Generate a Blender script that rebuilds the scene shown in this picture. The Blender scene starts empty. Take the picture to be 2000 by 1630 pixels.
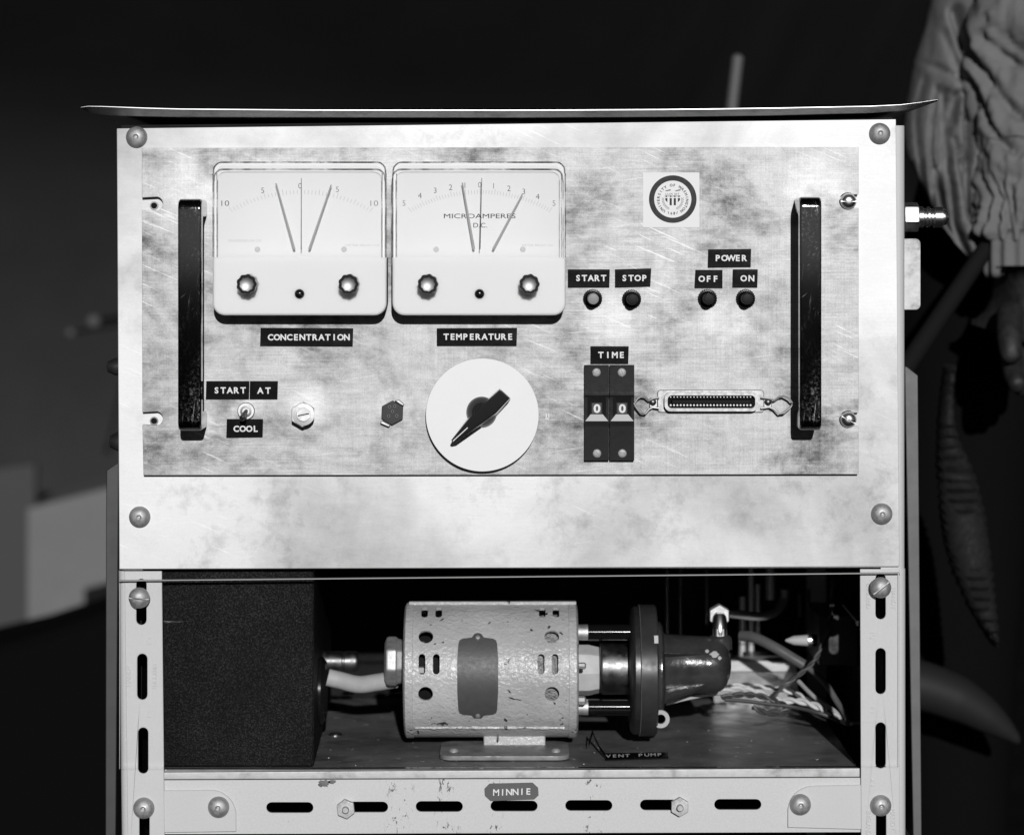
import bpy, bmesh, math, random
from mathutils import Vector, Matrix, geometry
R = math.radians
random.seed(7)
sc = bpy.context.scene
col = sc.collection

# ------------------------------------------------------------------ camera, sky, sun, exposure
S, D, VX, VY, CZ = 2900.0, 2.0, 995.0, 500.0, 0.90      # pixels per metre at the panel, camera distance, vanishing point, camera height
CX = (VX - 1000.0) / S
cam_d = bpy.data.cameras.new("camera")
cam = bpy.data.objects.new("camera", cam_d)
col.objects.link(cam)
cam.location = (CX, -D, CZ)
cam.rotation_euler = (R(90), 0, 0)
cam_d.sensor_width = 36.0
cam_d.lens = 36.0 * D / (2000.0 / S)
cam_d.shift_x = (1000.0 - VX) / 2000.0
cam_d.shift_y = -(815.0 - VY) / 2000.0
cam_d.clip_start, cam_d.clip_end = 0.05, 200.0
cam_d.dof.use_dof = True
cam_d.dof.focus_distance = D - 0.01
cam_d.dof.aperture_fstop = 7.0
sc.camera = cam

SUN_EL, SUN_AZ = 15.0, 4.0                                # degrees above the horizon, degrees to the right of the camera's back
world = bpy.data.worlds.new("World")
sc.world = world
world.use_nodes = True
wt = world.node_tree
wt.nodes.clear()
sky = wt.nodes.new("ShaderNodeTexSky")
sky.sky_type = 'NISHITA'
sky.sun_disc = False
sky.dust_density = 0.0
sky.air_density = 0.5
sky.sun_elevation = R(SUN_EL)
sky.sun_rotation = R(180.0 - SUN_AZ)
bw = wt.nodes.new("ShaderNodeSeparateColor")              # black and white film behind a red filter: the blue sky goes dark
bg = wt.nodes.new("ShaderNodeBackground")
bg.inputs["Strength"].default_value = 0.05
wo = wt.nodes.new("ShaderNodeOutputWorld")
wt.links.new(sky.outputs[0], bw.inputs[0])
wt.links.new(bw.outputs[0], bg.inputs[0])
wt.links.new(bg.outputs[0], wo.inputs[0])
sun_d = bpy.data.lights.new("sun", 'SUN')
sun_d.energy = 5.0
sun_d.angle = R(0.5)
sun = bpy.data.objects.new("sun", sun_d)
col.objects.link(sun)
sun.location = (0.3, -4, 2.5)
sv = Vector((math.sin(R(SUN_AZ)) * math.cos(R(SUN_EL)), -math.cos(R(SUN_AZ)) * math.cos(R(SUN_EL)), math.sin(R(SUN_EL))))
sun.rotation_euler = sv.to_track_quat('Z', 'Y').to_euler()
sc.view_settings.view_transform = 'Standard'
sc.view_settings.look = 'None'
sc.view_settings.exposure = -0.67
sc.view_settings.gamma = 1.0
sc.render.engine = 'CYCLES'
sc.cycles.max_bounces = 8
sc.cycles.transparent_max_bounces = 12
sc.cycles.sample_clamp_indirect = 4.0

# ------------------------------------------------------------------ coordinates and mesh helpers
def K(d): return (D + d) / (D * S)
def W(px, py, d=0.0):
    k = K(d)
    return Vector((CX + (px - VX) * k, d, CZ - (py - VY) * k))
def XZ(px, py, d=0.0):
    v = W(px, py, d)
    return (v.x, v.z)
def PX(pts, d=0.0): return [XZ(x, y, d) for x, y in pts]

def rrect(x0, y0, x1, y1, r, n=6):
    """rounded rectangle in pixels"""
    out = []
    for cx, cy, a0 in ((x1 - r, y0 + r, -90), (x1 - r, y1 - r, 0), (x0 + r, y1 - r, 90), (x0 + r, y0 + r, 180)):
        for i in range(n + 1):
            a = R(a0 + 90.0 * i / n)
            out.append((cx + r * math.cos(a), cy + r * math.sin(a)))
    return out
def ring(cx, cy, r, n=32, a0=0.0):
    return [(cx + r * math.cos(a0 + 2 * math.pi * i / n), cy + r * math.sin(a0 + 2 * math.pi * i / n)) for i in range(n)]
def slot_h(x0, x1, yc, r, n=8):
    return [(x1 - r + r * math.cos(R(a)), yc + r * math.sin(R(a))) for a in [-90 + 180 * i / n for i in range(n + 1)]] + \
           [(x0 + r + r * math.cos(R(a)), yc + r * math.sin(R(a))) for a in [90 + 180 * i / n for i in range(n + 1)]]
def slot_v(xc, y0, y1, r, n=8):
    return [(xc + r * math.cos(R(a)), y1 - r + r * math.sin(R(a))) for a in [180 * i / n for i in range(n + 1)]] + \
           [(xc + r * math.cos(R(a)), y0 + r + r * math.sin(R(a))) for a in [180 + 180 * i / n for i in range(n + 1)]]

class B:
    def __init__(self): self.bm = bmesh.new()
    def raw(self, verts, faces):
        vs = [self.bm.verts.new(v) for v in verts]
        fs = []
        for f in faces:
            try: fs.append(self.bm.faces.new([vs[i] for i in f]))
            except ValueError: pass
        return vs, fs
    def prism(self, loop, y0, y1, holes=(), taper=None):
        """outline in (x, z), extruded from y0 (front) to y1 (back); taper = back outline"""
        loops = [list(loop)] + [list(h) for h in holes]
        flat = [p for l in loops for p in l]
        n = len(flat)
        back = list(taper) if taper else flat
        verts = [(p[0], y0, p[1]) for p in flat] + [(p[0], y1, p[1]) for p in back]
        faces = []
        if len(loops) == 1:
            faces.append(list(range(n)))
            faces.append(list(range(2 * n - 1, n - 1, -1)))
        else:
            for t in geometry.tessellate_polygon([[Vector((p[0], p[1], 0)) for p in l] for l in loops]):
                faces.append(list(t)); faces.append([i + n for i in reversed(t)])
        o = 0
        for l in loops:
            m = len(l)
            for i in range(m):
                a, b = o + i, o + (i + 1) % m
                faces.append([b, a, a + n, b + n])
            o += m
        return self.raw(verts, faces)
    def box(self, x0, x1, y0, y1, z0, z1):
        return self.prism([(x0, z0), (x1, z0), (x1, z1), (x0, z1)], y0, y1)
    def tube(self, path, r, n=12, cap=True):
        path = [Vector(p) for p in path]
        m = len(path)
        rs = r if isinstance(r, (list, tuple)) else [r] * m
        verts, up = [], None
        for i, p in enumerate(path):
            t = (path[min(i + 1, m - 1)] - path[max(i - 1, 0)]).normalized()
            if up is None:
                up = Vector((0, 0, 1)) if abs(t.z) < 0.9 else Vector((0, 1, 0))
            a = (up - t * up.dot(t)).normalized()
            up = a
            b = t.cross(a)
            for j in range(n):
                an = 2 * math.pi * j / n
                verts.append(p + (a * math.cos(an) + b * math.sin(an)) * rs[i])
        faces = [[i * n + j, i * n + (j + 1) % n, (i + 1) * n + (j + 1) % n, (i + 1) * n + j] for i in range(m - 1) for j in range(n)]
        if cap:
            faces.append(list(range(n - 1, -1, -1))); faces.append([(m - 1) * n + j for j in range(n)])
        return self.raw(verts, faces)
    def lathe(self, prof, c, axis='Y', n=32, lobe=None, cap=True):
        """profile [(radius, position along axis)] about an axis through c"""
        c = Vector(c)
        verts, faces, idx = [], [], []
        for r, h in prof:
            row = []
            if r < 1e-6:
                row = [len(verts)] * n
                verts.append((0, 0, h))
            else:
                for j in range(n):
                    a = 2 * math.pi * j / n
                    rr = r * (lobe(a) if lobe else 1.0)
                    row.append(len(verts)); verts.append((rr * math.cos(a), rr * math.sin(a), h))
            idx.append(row)
        for i in range(len(prof) - 1):
            for j in range(n):
                f = [idx[i][j], idx[i][(j + 1) % n], idx[i + 1][(j + 1) % n], idx[i + 1][j]]
                g = []
                for q in f:
                    if q not in g: g.append(q)
                if len(g) > 2: faces.append(g)
        if cap and prof[0][0] > 1e-6: faces.append(idx[0][::-1])
        if cap and prof[-1][0] > 1e-6: faces.append(idx[-1])
        ax = {'Y': lambda v: (v[0], v[2], v[1]), 'X': lambda v: (v[2], v[0], v[1]), 'Z': lambda v: v}[axis]
        return self.raw([Vector(ax(v)) + c for v in verts], faces)
    def bevel(self, w, seg=2, ang=35, keep=None):
        bmesh.ops.recalc_face_normals(self.bm, faces=self.bm.faces)
        es = [e for e in self.bm.edges if len(e.link_faces) == 2 and e.calc_face_angle(0) > R(ang) and not (keep and keep(e))]
        bmesh.ops.bevel(self.bm, geom=es, offset=w, segments=seg, profile=0.6, affect='EDGES', clamp_overlap=True)
        return self
    def add(self, vf):
        return self.raw(*vf)

world_of = {}
def finish(o, mat, parent, origin, label=None, cat=None, group=None, kind=None):
    col.objects.link(o)
    origin = Vector(origin)
    world_of[o.name] = origin
    if parent:
        o.parent = parent
        o.location = origin - world_of[parent.name]
    else:
        o.location = origin
    if label: o["label"] = label
    if cat: o["category"] = cat
    if group: o["group"] = group
    if kind: o["kind"] = kind
    if o.type == 'MESH' and len(o.data.polygons) and o.data.polygons[0].use_smooth:
        m = o.modifiers.new("weighted_normals", 'WEIGHTED_NORMAL'); m.keep_sharp = True
    return o
def mesh_of(b, name, mat, origin=(0, 0, 0), smooth=35):
    bm = b.bm
    bmesh.ops.recalc_face_normals(bm, faces=bm.faces)
    o = Vector(origin)
    for v in bm.verts: v.co -= o
    me = bpy.data.meshes.new(name)
    bm.to_mesh(me); bm.free()
    if smooth:
        me.polygons.foreach_set("use_smooth", [True] * len(me.polygons))
        me.set_sharp_from_angle(angle=R(smooth))
    if mat: me.materials.append(mat)
    return me
def centre(b):
    xs = [v.co for v in b.bm.verts]
    return Vector(((min(v.x for v in xs) + max(v.x for v in xs)) / 2, (min(v.y for v in xs) + max(v.y for v in xs)) / 2, min(v.z for v in xs)))
def mk(name, b, mat, parent=None, origin=None, smooth=35, **kw):
    """one mesh object from vertices given in world coordinates"""
    if origin is None: origin = centre(b)
    me = mesh_of(b, name, mat, origin, smooth)
    return finish(bpy.data.objects.new(name, me), mat, parent, origin, **kw)
def put(name, me, parent, pos, rot=None, **kw):
    """one object that shares mesh data, placed at pos"""
    o = finish(bpy.data.objects.new(name, me), None, parent, pos, **kw)
    if rot: o.rotation_euler = rot
    return o
def thing(name, loc, label, cat, group=None):
    o = bpy.data.objects.new(name, None)
    o.empty_display_size = 0.02
    return finish(o, None, None, loc, label=label, cat=cat, group=group)
def copy_tree(o, parent, pos, rot=None, label=None):
    c = o.copy()
    col.objects.link(c)
    c.parent = parent
    world_of[c.name] = Vector(pos)
    c.location = Vector(pos) - (world_of[parent.name] if parent else Vector((0, 0, 0)))
    if rot is not None: c.rotation_euler = rot
    if label: c["label"] = label
    elif "label" in c: del c["label"]
    for ch in list(o.children):
        d = ch.copy(); col.objects.link(d); d.parent = c
    return c

_tc = {}
def text_vf(s, bold=0.0):
    if (s, bold) not in _tc:
        cu = bpy.data.curves.new("t", 'FONT')
        cu.body = s; cu.size = 1.0; cu.offset = bold; cu.resolution_u = 3
        cu.align_x = 'CENTER'
        o = bpy.data.objects.new("t", cu)
        col.objects.link(o)
        bpy.context.view_layer.update()
        dg = bpy.context.evaluated_depsgraph_get()
        me = bpy.data.meshes.new_from_object(o.evaluated_get(dg))
        vs = [(v.co.x, v.co.y) for v in me.vertices]
        fs = [list(p.vertices) for p in me.polygons]
        bpy.data.objects.remove(o); bpy.data.curves.remove(cu); bpy.data.meshes.remove(me)
        _tc[(s, bold)] = (vs, fs)
    return _tc[(s, bold)]
def put_text(b, s, px, py, w, h, d, bold=0.0, rot=0.0, thick=0.0003, kd=None):
    """text centred on a pixel; w, h in pixels at depth d (w None: natural width); rot degrees counter-clockwise"""
    vs, fs = text_vf(s, bold)
    x0, x1 = min(v[0] for v in vs), max(v[0] for v in vs)
    y0, y1 = min(v[1] for v in vs), max(v[1] for v in vs)
    k = K(d if kd is None else kd)
    sy = h * k / (y1 - y0)
    sx = sy if w is None else w * k / (x1 - x0)
    c = W(px, py, d)
    ca, sa = math.cos(R(rot)), math.sin(R(rot))
    pts = []
    for v in vs:
        x, y = (v[0] - (x0 + x1) / 2) * sx, (v[1] - (y0 + y1) / 2) * sy
        pts.append((c.x + x * ca - y * sa, c.z + x * sa + y * ca))
    n = len(pts)
    edges = {}
    for f in fs:
        for i in range(len(f)):
            a, e = f[i], f[(i + 1) % len(f)]
            edges[(a, e)] = 1
    faces = [list(f) for f in fs] 
    sides = [[a, e, e + n, a + n] for (a, e) in edges if (e, a) not in edges]
    b.raw([(p[0], d - thick, p[1]) for p in pts] + [(p[0], d, p[1]) for p in pts], faces + sides)

def evaluated(me, mods):
    """mesh data after modifiers; mods: list of (type, dict)"""
    o = bpy.data.objects.new("tmp", me)
    col.objects.link(o)
    for t, kw in mods:
        m = o.modifiers.new(t, t)
        for a, v in kw.items(): setattr(m, a, v)
    bpy.context.view_layer.update()
    out = bpy.data.meshes.new_from_object(o.evaluated_get(bpy.context.evaluated_depsgraph_get()))
    bpy.data.objects.remove(o)
    return out

# ------------------------------------------------------------------ materials
class NT:
    def __init__(self, name):
        self.m = bpy.data.materials.new(name)
        self.m.use_nodes = True
        self.t = self.m.node_tree
        self.p = self.t.nodes["Principled BSDF"]
        self.tc = self.t.nodes.new("ShaderNodeTexCoord")
    def n(self, t, **kw):
        x = self.t.nodes.new(t)
        for a, v in kw.items(): setattr(x, a, v)
        return x
    def l(self, a, b): self.t.links.new(a, b)
    def noise(self, scale, detail=4, rough=0.6, mscale=None, rot=None, dist=0.0, loc=None):
        x = self.n("ShaderNodeTexNoise")
        x.inputs["Scale"].default_value = scale
        x.inputs["Detail"].default_value = detail
        x.inputs["Roughness"].default_value = rough
        x.inputs["Distortion"].default_value = dist
        src = self.tc.outputs["Object"]
        if rot:
            m = self.n("ShaderNodeMapping"); m.inputs["Rotation"].default_value = rot
            self.l(src, m.inputs[0]); src = m.outputs[0]
        if mscale or loc:
            m = self.n("ShaderNodeMapping")
            if mscale: m.inputs["Scale"].default_value = mscale
            if loc: m.inputs["Location"].default_value = loc
            self.l(src, m.inputs[0]); src = m.outputs[0]
        self.l(src, x.inputs["Vector"])
        return x.outputs["Fac"]
    def ramp(self, f, a, b, lo=0.0, hi=1.0):
        m = self.n("ShaderNodeMapRange")
        m.inputs["From Min"].default_value = a; m.inputs["From Max"].default_value = b
        m.inputs["To Min"].default_value = lo; m.inputs["To Max"].default_value = hi
        self.l(f, m.inputs["Value"])
        return m.outputs[0]
    def math(self, op, a, b):
        m = self.n("ShaderNodeMath", operation=op)
        for i, v in enumerate((a, b)):
            if isinstance(v, (int, float)): m.inputs[i].default_value = v
            else: self.l(v, m.inputs[i])
        return m.outputs[0]
    def mixv(self, f, a, b):
        m = self.n("ShaderNodeMix", data_type='FLOAT')
        for i, v in ((0, f), (2, a), (3, b)):
            if isinstance(v, (int, float)): m.inputs[i].default_value = v
            else: self.l(v, m.inputs[i])
        return m.outputs[0]
    def grey(self, v, sock="Base Color"):
        if isinstance(v, (int, float)): self.p.inputs[sock].default_value = (v, v, v, 1)
        else: self.l(v, self.p.inputs[sock])
    def val(self, sock, v):
        if isinstance(v, (int, float)): self.p.inputs[sock].default_value = v
        else: self.l(v, self.p.inputs[sock])
    def bump(self, h, strength, dist=0.001):
        b = self.n("ShaderNodeBump")
        b.inputs["Strength"].default_value = strength
        b.inputs["Distance"].default_value = dist
        self.l(h, b.inputs["Height"])
        self.l(b.outputs[0], self.p.inputs["Normal"])

def plain(name, c, rough=0.5, metal=0.0, spec=0.5, var=0.0, vscale=60, bump=0.0, bscale=400, bdist=0.0005, coat=0.0):
    t = NT(name)
    if var:
        f = t.ramp(t.noise(vscale, 6, 0.65), 0.3, 0.7, c * (1 - var), c * (1 + var))
        t.grey(f)
        t.val("Roughness", t.ramp(t.noise(vscale * 2.3, 4, 0.6), 0.3, 0.7, max(0.02, rough * (1 - 0.35 * min(1, var * 3))), min(1, rough * (1 + 0.3 * min(1, var * 3)))))
    else:
        t.grey(c); t.val("Roughness", rough)
    t.val("Metallic", metal); t.val("Specular IOR Level", spec); t.val("Coat Weight", coat)
    if bump: t.bump(t.noise(bscale, 3, 0.6), bump, bdist)
    return t.m

def aluminium(name, dark, light, rough, cloud=14, patch=0.5, h=0.0, v=0.0, dg=0.0, grain=0.0, seed=0.0, stain=0.0, thr=(0.50, 0.72), bright=0.0, rubbed=(), base=0.80, midw=0.22):
    """worn aluminium: tarnish patches, fine weave of scratches both ways, stray diagonal scuffs"""
    t = NT(name)
    big = t.ramp(t.noise(cloud, 6, 0.58, loc=(seed, 0, seed), dist=0.5), thr[0], thr[1])           # tarnished patches
    mid = t.ramp(t.noise(cloud * 5, 6, 0.72, loc=(seed + 3, 0, 1), mscale=(1, 1, 1.6)), 0.40, 0.66)
    tarn = t.math('ADD', t.math('MULTIPLY', big, t.mixv(mid, 0.35 if midw > 0.15 else 0.75, 1.0)), t.math('MULTIPLY', mid, midw))
    f = t.math('SUBTRACT', base, t.math('MULTIPLY', tarn, patch))
    if bright:
        f = t.math('ADD', f, t.math('MULTIPLY', t.ramp(t.noise(cloud * 0.55, 4, 0.5, loc=(seed + 6, 0, 2), mscale=(0.7, 1, 1.3)), 0.52, 0.66), bright))
    if h:
        m = t.ramp(t.noise(cloud * 0.6, 3, 0.5, loc=(9 + seed, 0, 3)), 0.38, 0.62, 0.35 * h, h)
        f = t.math('ADD', f, t.math('MULTIPLY', m, t.math('SUBTRACT', t.noise(1, 3, 0.8, mscale=(26, 1, 900)), 0.5)))
    if v:
        m = t.ramp(t.noise(cloud * 0.5, 3, 0.5, loc=(2 + seed, 0, 7)), 0.40, 0.62, 0.3 * v, v)
        f = t.math('ADD', f, t.math('MULTIPLY', m, t.math('SUBTRACT', t.noise(1, 3, 0.8, mscale=(820, 1, 16)), 0.5)))
    if grain:
        f = t.math('ADD', f, t.math('MULTIPLY', t.math('SUBTRACT', t.noise(1300, 2, 0.6), 0.5), grain))
    if dg:
        for rot, sc, lo, hi, amt, ms in ((-24, 520, 0.60, 0.70, dg, 22), (33, 640, 0.66, 0.74, dg * 0.5, 26), (8, 800, 0.64, 0.72, dg * 0.6, 14), (-55, 600, 0.68, 0.74, -dg * 0.5, 30)):
            s_ = t.ramp(t.noise(1, 3, 0.6, mscale=(ms, 1, sc), rot=(0, R(rot), 0), loc=(rot * 0.1, 0, 4)), lo, hi)
            mask = t.ramp(t.noise(9, 3, 0.6, loc=(5 + rot * 0.07, 0, 8)), 0.45, 0.58)
            f = t.math('ADD', f, t.math('MULTIPLY', t.math('MULTIPLY', s_, mask), amt))
    if stain:
        sp = t.ramp(t.noise(42, 7, 0.72, loc=(4, 0, seed)), 0.50, 0.68)
        mask = t.ramp(t.noise(6, 2, 0.5, loc=(seed + 1.4, 0, 6)), 0.46, 0.58)
        f = t.math('SUBTRACT', f, t.math('MULTIPLY', t.math('MULTIPLY', sp, mask), stain))
    if rubbed:                                                  # polished by hands and spanners round the fittings
        gp = t.n("ShaderNodeNewGeometry")
        wob = t.math('MULTIPLY', t.math('SUBTRACT', t.noise(60, 4, 0.6), 0.5), 0.014)
        for px, py, r_ in rubbed:
            vd = t.n("ShaderNodeVectorMath", operation='DISTANCE')
            t.l(gp.outputs["Position"], vd.inputs[0]); vd.inputs[1].default_value = W(px, py, 0)
            f = t.math('ADD', f, t.ramp(t.math('ADD', vd.outputs["Value"], wob), r_ * 0.0003, r_ * 0.00052, 0.20, 0.0))
    c = t.n("ShaderNodeClamp"); t.l(f, c.inputs[0]); f = c.outputs[0]
    t.grey(t.mixv(f, dark, light))
    t.val("Metallic", 1.0)
    t.val("Roughness", t.ramp(tarn, 0.0, 1.0, rough - 0.02, rough + 0.06))
    t.bump(t.noise(1, 3, 0.7, mscale=(60, 60, 700)), 0.08, 0.0004)
    return t.m

M = {}
M['panel_al'] = aluminium("scratched_aluminium", 0.10, 0.66, 0.66, 13, seed=3.3, patch=0.56, h=0.85, v=0.42, dg=0.50, grain=0.45, thr=(0.45, 0.66), bright=0.10,
    base=0.71, rubbed=((380, 375, 45), (405, 830, 40), (600, 790, 35), (480, 800, 28), (775, 790, 30), (1590, 365, 50), (1655, 395, 25), (1655, 820, 28), (1200, 625, 40), (1420, 630, 40)))
M['sheet_al'] = aluminium("dull_aluminium", 0.20, 0.76, 0.66, 3.6, base=0.79, patch=0.36, midw=0.08, h=0.12, dg=0.14, grain=0.18, seed=2.7, stain=0.26, thr=(0.46, 0.66), bright=0.16)
M['lid_al'] = aluminium("tray_aluminium", 0.12, 0.6, 0.5, 20, h=0.3, patch=0.6, seed=5)
M['leg_paint'] = plain("grey_stove_enamel", 0.55, 0.55, var=0.05, vscale=900, bump=0.15, bscale=1500)
def worn_paint():
    """enamel scraped through in a few clusters along the rail"""
    t = NT("chipped_grey_enamel")
    base = t.ramp(t.noise(900, 3, 0.6), 0.3, 0.7, 0.52, 0.60)
    vs = t.ramp(t.noise(1, 5, 0.75, mscale=(260, 1, 110), dist=0.5), 0.585, 0.61)
    sx = t.n("ShaderNodeSeparateXYZ"); t.l(t.tc.outputs["Object"], sx.inputs[0])
    zone = None
    for c, w in ((-0.076, 0.011), (-0.044, 0.010), (-0.012, 0.007), (0.055, 0.008)):
        m = t.ramp(t.math('ABSOLUTE', t.math('SUBTRACT', sx.outputs["X"], c), 0), w * 0.4, w, 1.0, 0.0)
        zone = m if zone is None else t.math('MAXIMUM', zone, m)
    few = t.ramp(t.noise(55, 5, 0.65, loc=(1, 1, 1)), 0.70, 0.715)
    t.grey(t.mixv(t.math('MAXIMUM', t.math('MULTIPLY', vs, zone), few), base, 0.06))
    t.val("Roughness", 0.5)
    return t.m
M['rail_paint'] = worn_paint()
M['white'] = plain("white_plastic", 0.78, 0.5, spec=0.25)
M['white_cover'] = plain("translucent_white_cover", 0.80, 0.5, spec=0.2)
_p = M['white_cover'].node_tree.nodes['Principled BSDF']
_p.inputs['Subsurface Weight'].default_value = 1.0
_p.inputs['Subsurface Radius'].default_value = (1, 1, 1)
_p.inputs['Subsurface Scale'].default_value = 0.005
M['dial_white'] = plain("white_dial_card", 0.84, 0.6, spec=0.2)
M['disc_white'] = plain("white_disc_plastic", 0.80, 0.4, spec=0.3, var=0.015, vscale=30)
M['button_black'] = plain("matt_black_cap", 0.012, 0.5, spec=0.12)
M['ink'] = plain("black_ink", 0.03, 0.6, spec=0.2)
M['ink_pale'] = plain("faded_ink", 0.58, 0.6, spec=0.2)
M['ink_mid'] = plain("grey_ink", 0.20, 0.6, spec=0.2)
M['hand_grey'] = plain("set_hand_enamel", 0.30, 0.5)
M['black_plastic'] = plain("black_plastic", 0.006, 0.2, spec=0.3)
M['dark_plastic'] = plain("dark_grey_plastic", 0.018, 0.5, spec=0.08, var=0.15, vscale=80)
def tape():
    t = NT("black_label_tape")
    t.grey(0.008)
    t.val("Roughness", t.ramp(t.noise(40, 4, 0.6), 0.35, 0.65, 0.10, 0.22)); t.val("Specular IOR Level", 0.3)
    t.bump(t.noise(60, 3, 0.6), 0.15, 0.001)
    return t.m
M['tape'] = tape()
M['tape_grey'] = plain("grey_label_tape", 0.085, 0.4, var=0.05)
M['white_letter'] = plain("white_embossed_letter", 0.72, 0.5, var=0.12, vscale=700)
def handle_mat():
    t = NT("dark_chrome_scuffed")
    s1 = t.ramp(t.noise(1, 4, 0.7, mscale=(420, 60, 60), rot=(0, R(12), 0)), 0.62, 0.70)
    s2 = t.ramp(t.noise(1, 3, 0.7, mscale=(60, 60, 500), rot=(0, R(40), 0)), 0.65, 0.72)
    zone = t.ramp(t.noise(22, 4, 0.6), 0.44, 0.60)
    haze = t.math('MULTIPLY', t.ramp(t.noise(24, 5, 0.6, mscale=(1.6, 1, 0.6)), 0.38, 0.62), t.ramp(t.noise(420, 4, 0.8), 0.46, 0.72))
    s3 = t.ramp(t.noise(1, 3, 0.7, mscale=(900, 60, 26), rot=(0, R(-6), 0)), 0.62, 0.68)
    s_ = t.math('MULTIPLY', t.math('MAXIMUM', t.math('MAXIMUM', s1, s2), s3), zone)
    f = t.math('MINIMUM', 1.0, t.math('ADD', t.math('MULTIPLY', haze, 0.75), s_))
    t.grey(t.math('ADD', t.math('MULTIPLY', f, 0.06), 0.17))
    t.val("Roughness", t.math('ADD', t.math('MULTIPLY', f, 0.32), 0.07))
    t.val("Metallic", 1.0)
    return t.m
M['handle'] = handle_mat()
M['chrome'] = plain("bright_chrome", 0.82, 0.28, metal=1.0)
M['nickel'] = plain("dull_nickel", 0.55, 0.58, metal=0.9, var=0.15, vscale=120)
M['bolt'] = plain("zinc_bolt", 0.44, 0.62, metal=0.75, var=0.22, vscale=130, bump=0.1, bscale=500)
M['brass'] = plain("dull_brass", 0.5, 0.42, metal=1.0, var=0.2, vscale=200)
M['dark_steel'] = plain("dark_steel", 0.16, 0.42, metal=1.0, var=0.35, vscale=70)
M['black_steel'] = plain("black_steel", 0.05, 0.38, metal=0.6, var=0.3, vscale=60)
M['button_grey'] = plain("grey_button_cap", 0.22, 0.5)
M['void'] = plain("black_recess", 0.006, 0.7, spec=0.1)

def clear(name, tint=0.97, gloss=0.06, rough=0.05, dark=0.0, scratch=False, ior=1.35):
    t = NT(name)
    t.t.nodes.remove(t.p)
    out = [n for n in t.t.nodes if n.type == 'OUTPUT_MATERIAL'][0]
    tr = t.n("ShaderNodeBsdfTransparent"); tr.inputs[0].default_value = (tint, tint, tint, 1)
    gl = t.n("ShaderNodeBsdfGlossy"); gl.inputs["Roughness"].default_value = rough
    gl.inputs[0].default_value = (0.9, 0.9, 0.9, 1)
    mx = t.n("ShaderNodeMixShader")
    if gloss < 0: mx.inputs[0].default_value = -gloss
    else:
        lw = t.n("ShaderNodeFresnel"); lw.inputs[0].default_value = ior
        t.l(lw.outputs[0], mx.inputs[0])
    t.l(tr.outputs[0], mx.inputs[1]); t.l(gl.outputs[0], mx.inputs[2])
    last = mx.outputs[0]
    if dark or scratch:
        df = t.n("ShaderNodeBsdfDiffuse")
        m2 = t.n("ShaderNodeMixShader")
        if scratch:
            df.inputs[0].default_value = (0.7, 0.7, 0.7, 1)
            f = t.ramp(t.noise(1, 3, 0.6, mscale=(6, 1, 900), rot=(0, R(4), 0)), 0.73, 0.78, 0.0, 0.16)
            t.l(f, m2.inputs[0])
        else:
            df.inputs[0].default_value = (0.05, 0.05, 0.05, 1)
            f = t.ramp(t.noise(45, 5, 0.7), 0.42, 0.60, dark * 0.15, dark)
            t.l(f, m2.inputs[0])
        t.l(last, m2.inputs[1]); t.l(df.outputs[0], m2.inputs[2])
        last = m2.outputs[0]
    t.l(last, out.inputs[0])
    return t.m
M['clear'] = clear("clear_styrene")
M['clear_edge'] = clear("clear_styrene_edge", tint=0.9, dark=0.75)
M['acrylic'] = clear("clear_acrylic_sheet", tint=0.995, scratch=True, ior=1.18)
M['skirt'] = clear("clear_knob_skirt", tint=0.82, dark=0.25)
M['acrylic_edge'] = plain("sawn_acrylic_edge", 0.35, 0.5)

def crackle():
    t = NT("black_crackle_paint")
    n1 = t.noise(620, 4, 0.75)
    f = t.ramp(t.noise(880, 3, 0.7, loc=(2, 1, 0)), 0.48, 0.72, 0.006, 0.048)
    wear = t.ramp(t.noise(14, 5, 0.6), 0.35, 0.7, 0.6, 1.3)
    sx = t.n("ShaderNodeSeparateXYZ"); t.l(t.tc.outputs["Object"], sx.inputs[0])
    dz = t.math('ABSOLUTE', t.math('SUBTRACT', sx.outputs["Z"], 0.0985), 0)
    line = t.math('MULTIPLY', t.ramp(dz, 0.0, 0.0009, 1.0, 0.0), t.ramp(t.noise(1, 4, 0.7, mscale=(40, 1, 300)), 0.52, 0.62))
    side = t.ramp(sx.outputs["X"], -0.03, -0.01, 1.0, 0.0)
    t.grey(t.math('ADD', t.math('MULTIPLY', f, wear), t.math('MULTIPLY', t.math('MULTIPLY', line, side), 0.35)))
    t.val("Roughness", 0.5); t.val("Specular IOR Level", 0.12)
    t.bump(n1, 0.9, 0.0012)
    return t.m
M['crackle'] = crackle()
def hammered():
    t = NT("hammered_grey_paint")
    base = t.ramp(t.noise(28, 5, 0.6), 0.3, 0.7, 0.38, 0.50)
    chips = t.ramp(t.noise(130, 3, 0.45, dist=0.6), 0.685, 0.70)
    chips2 = t.ramp(t.noise(60, 5, 0.6, loc=(3, 3, 3), mscale=(1.5, 1, 1)), 0.70, 0.71)
    t.grey(t.mixv(t.math('MAXIMUM', chips, chips2), base, 0.035))
    t.val("Roughness", 0.33)
    t.bump(t.noise(300, 3, 0.5, dist=0.6), 0.7, 0.0014)
    return t.m
M['hammered'] = hammered()
M['plate_grey'] = plain("overpainted_nameplate", 0.065, 0.5, var=0.12, vscale=150, bump=0.2, bscale=600)
M['copper'] = plain("winding_copper", 0.30, 0.5, metal=0.3, var=0.6, vscale=300, bump=1.0, bscale=500, bdist=0.002)
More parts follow.
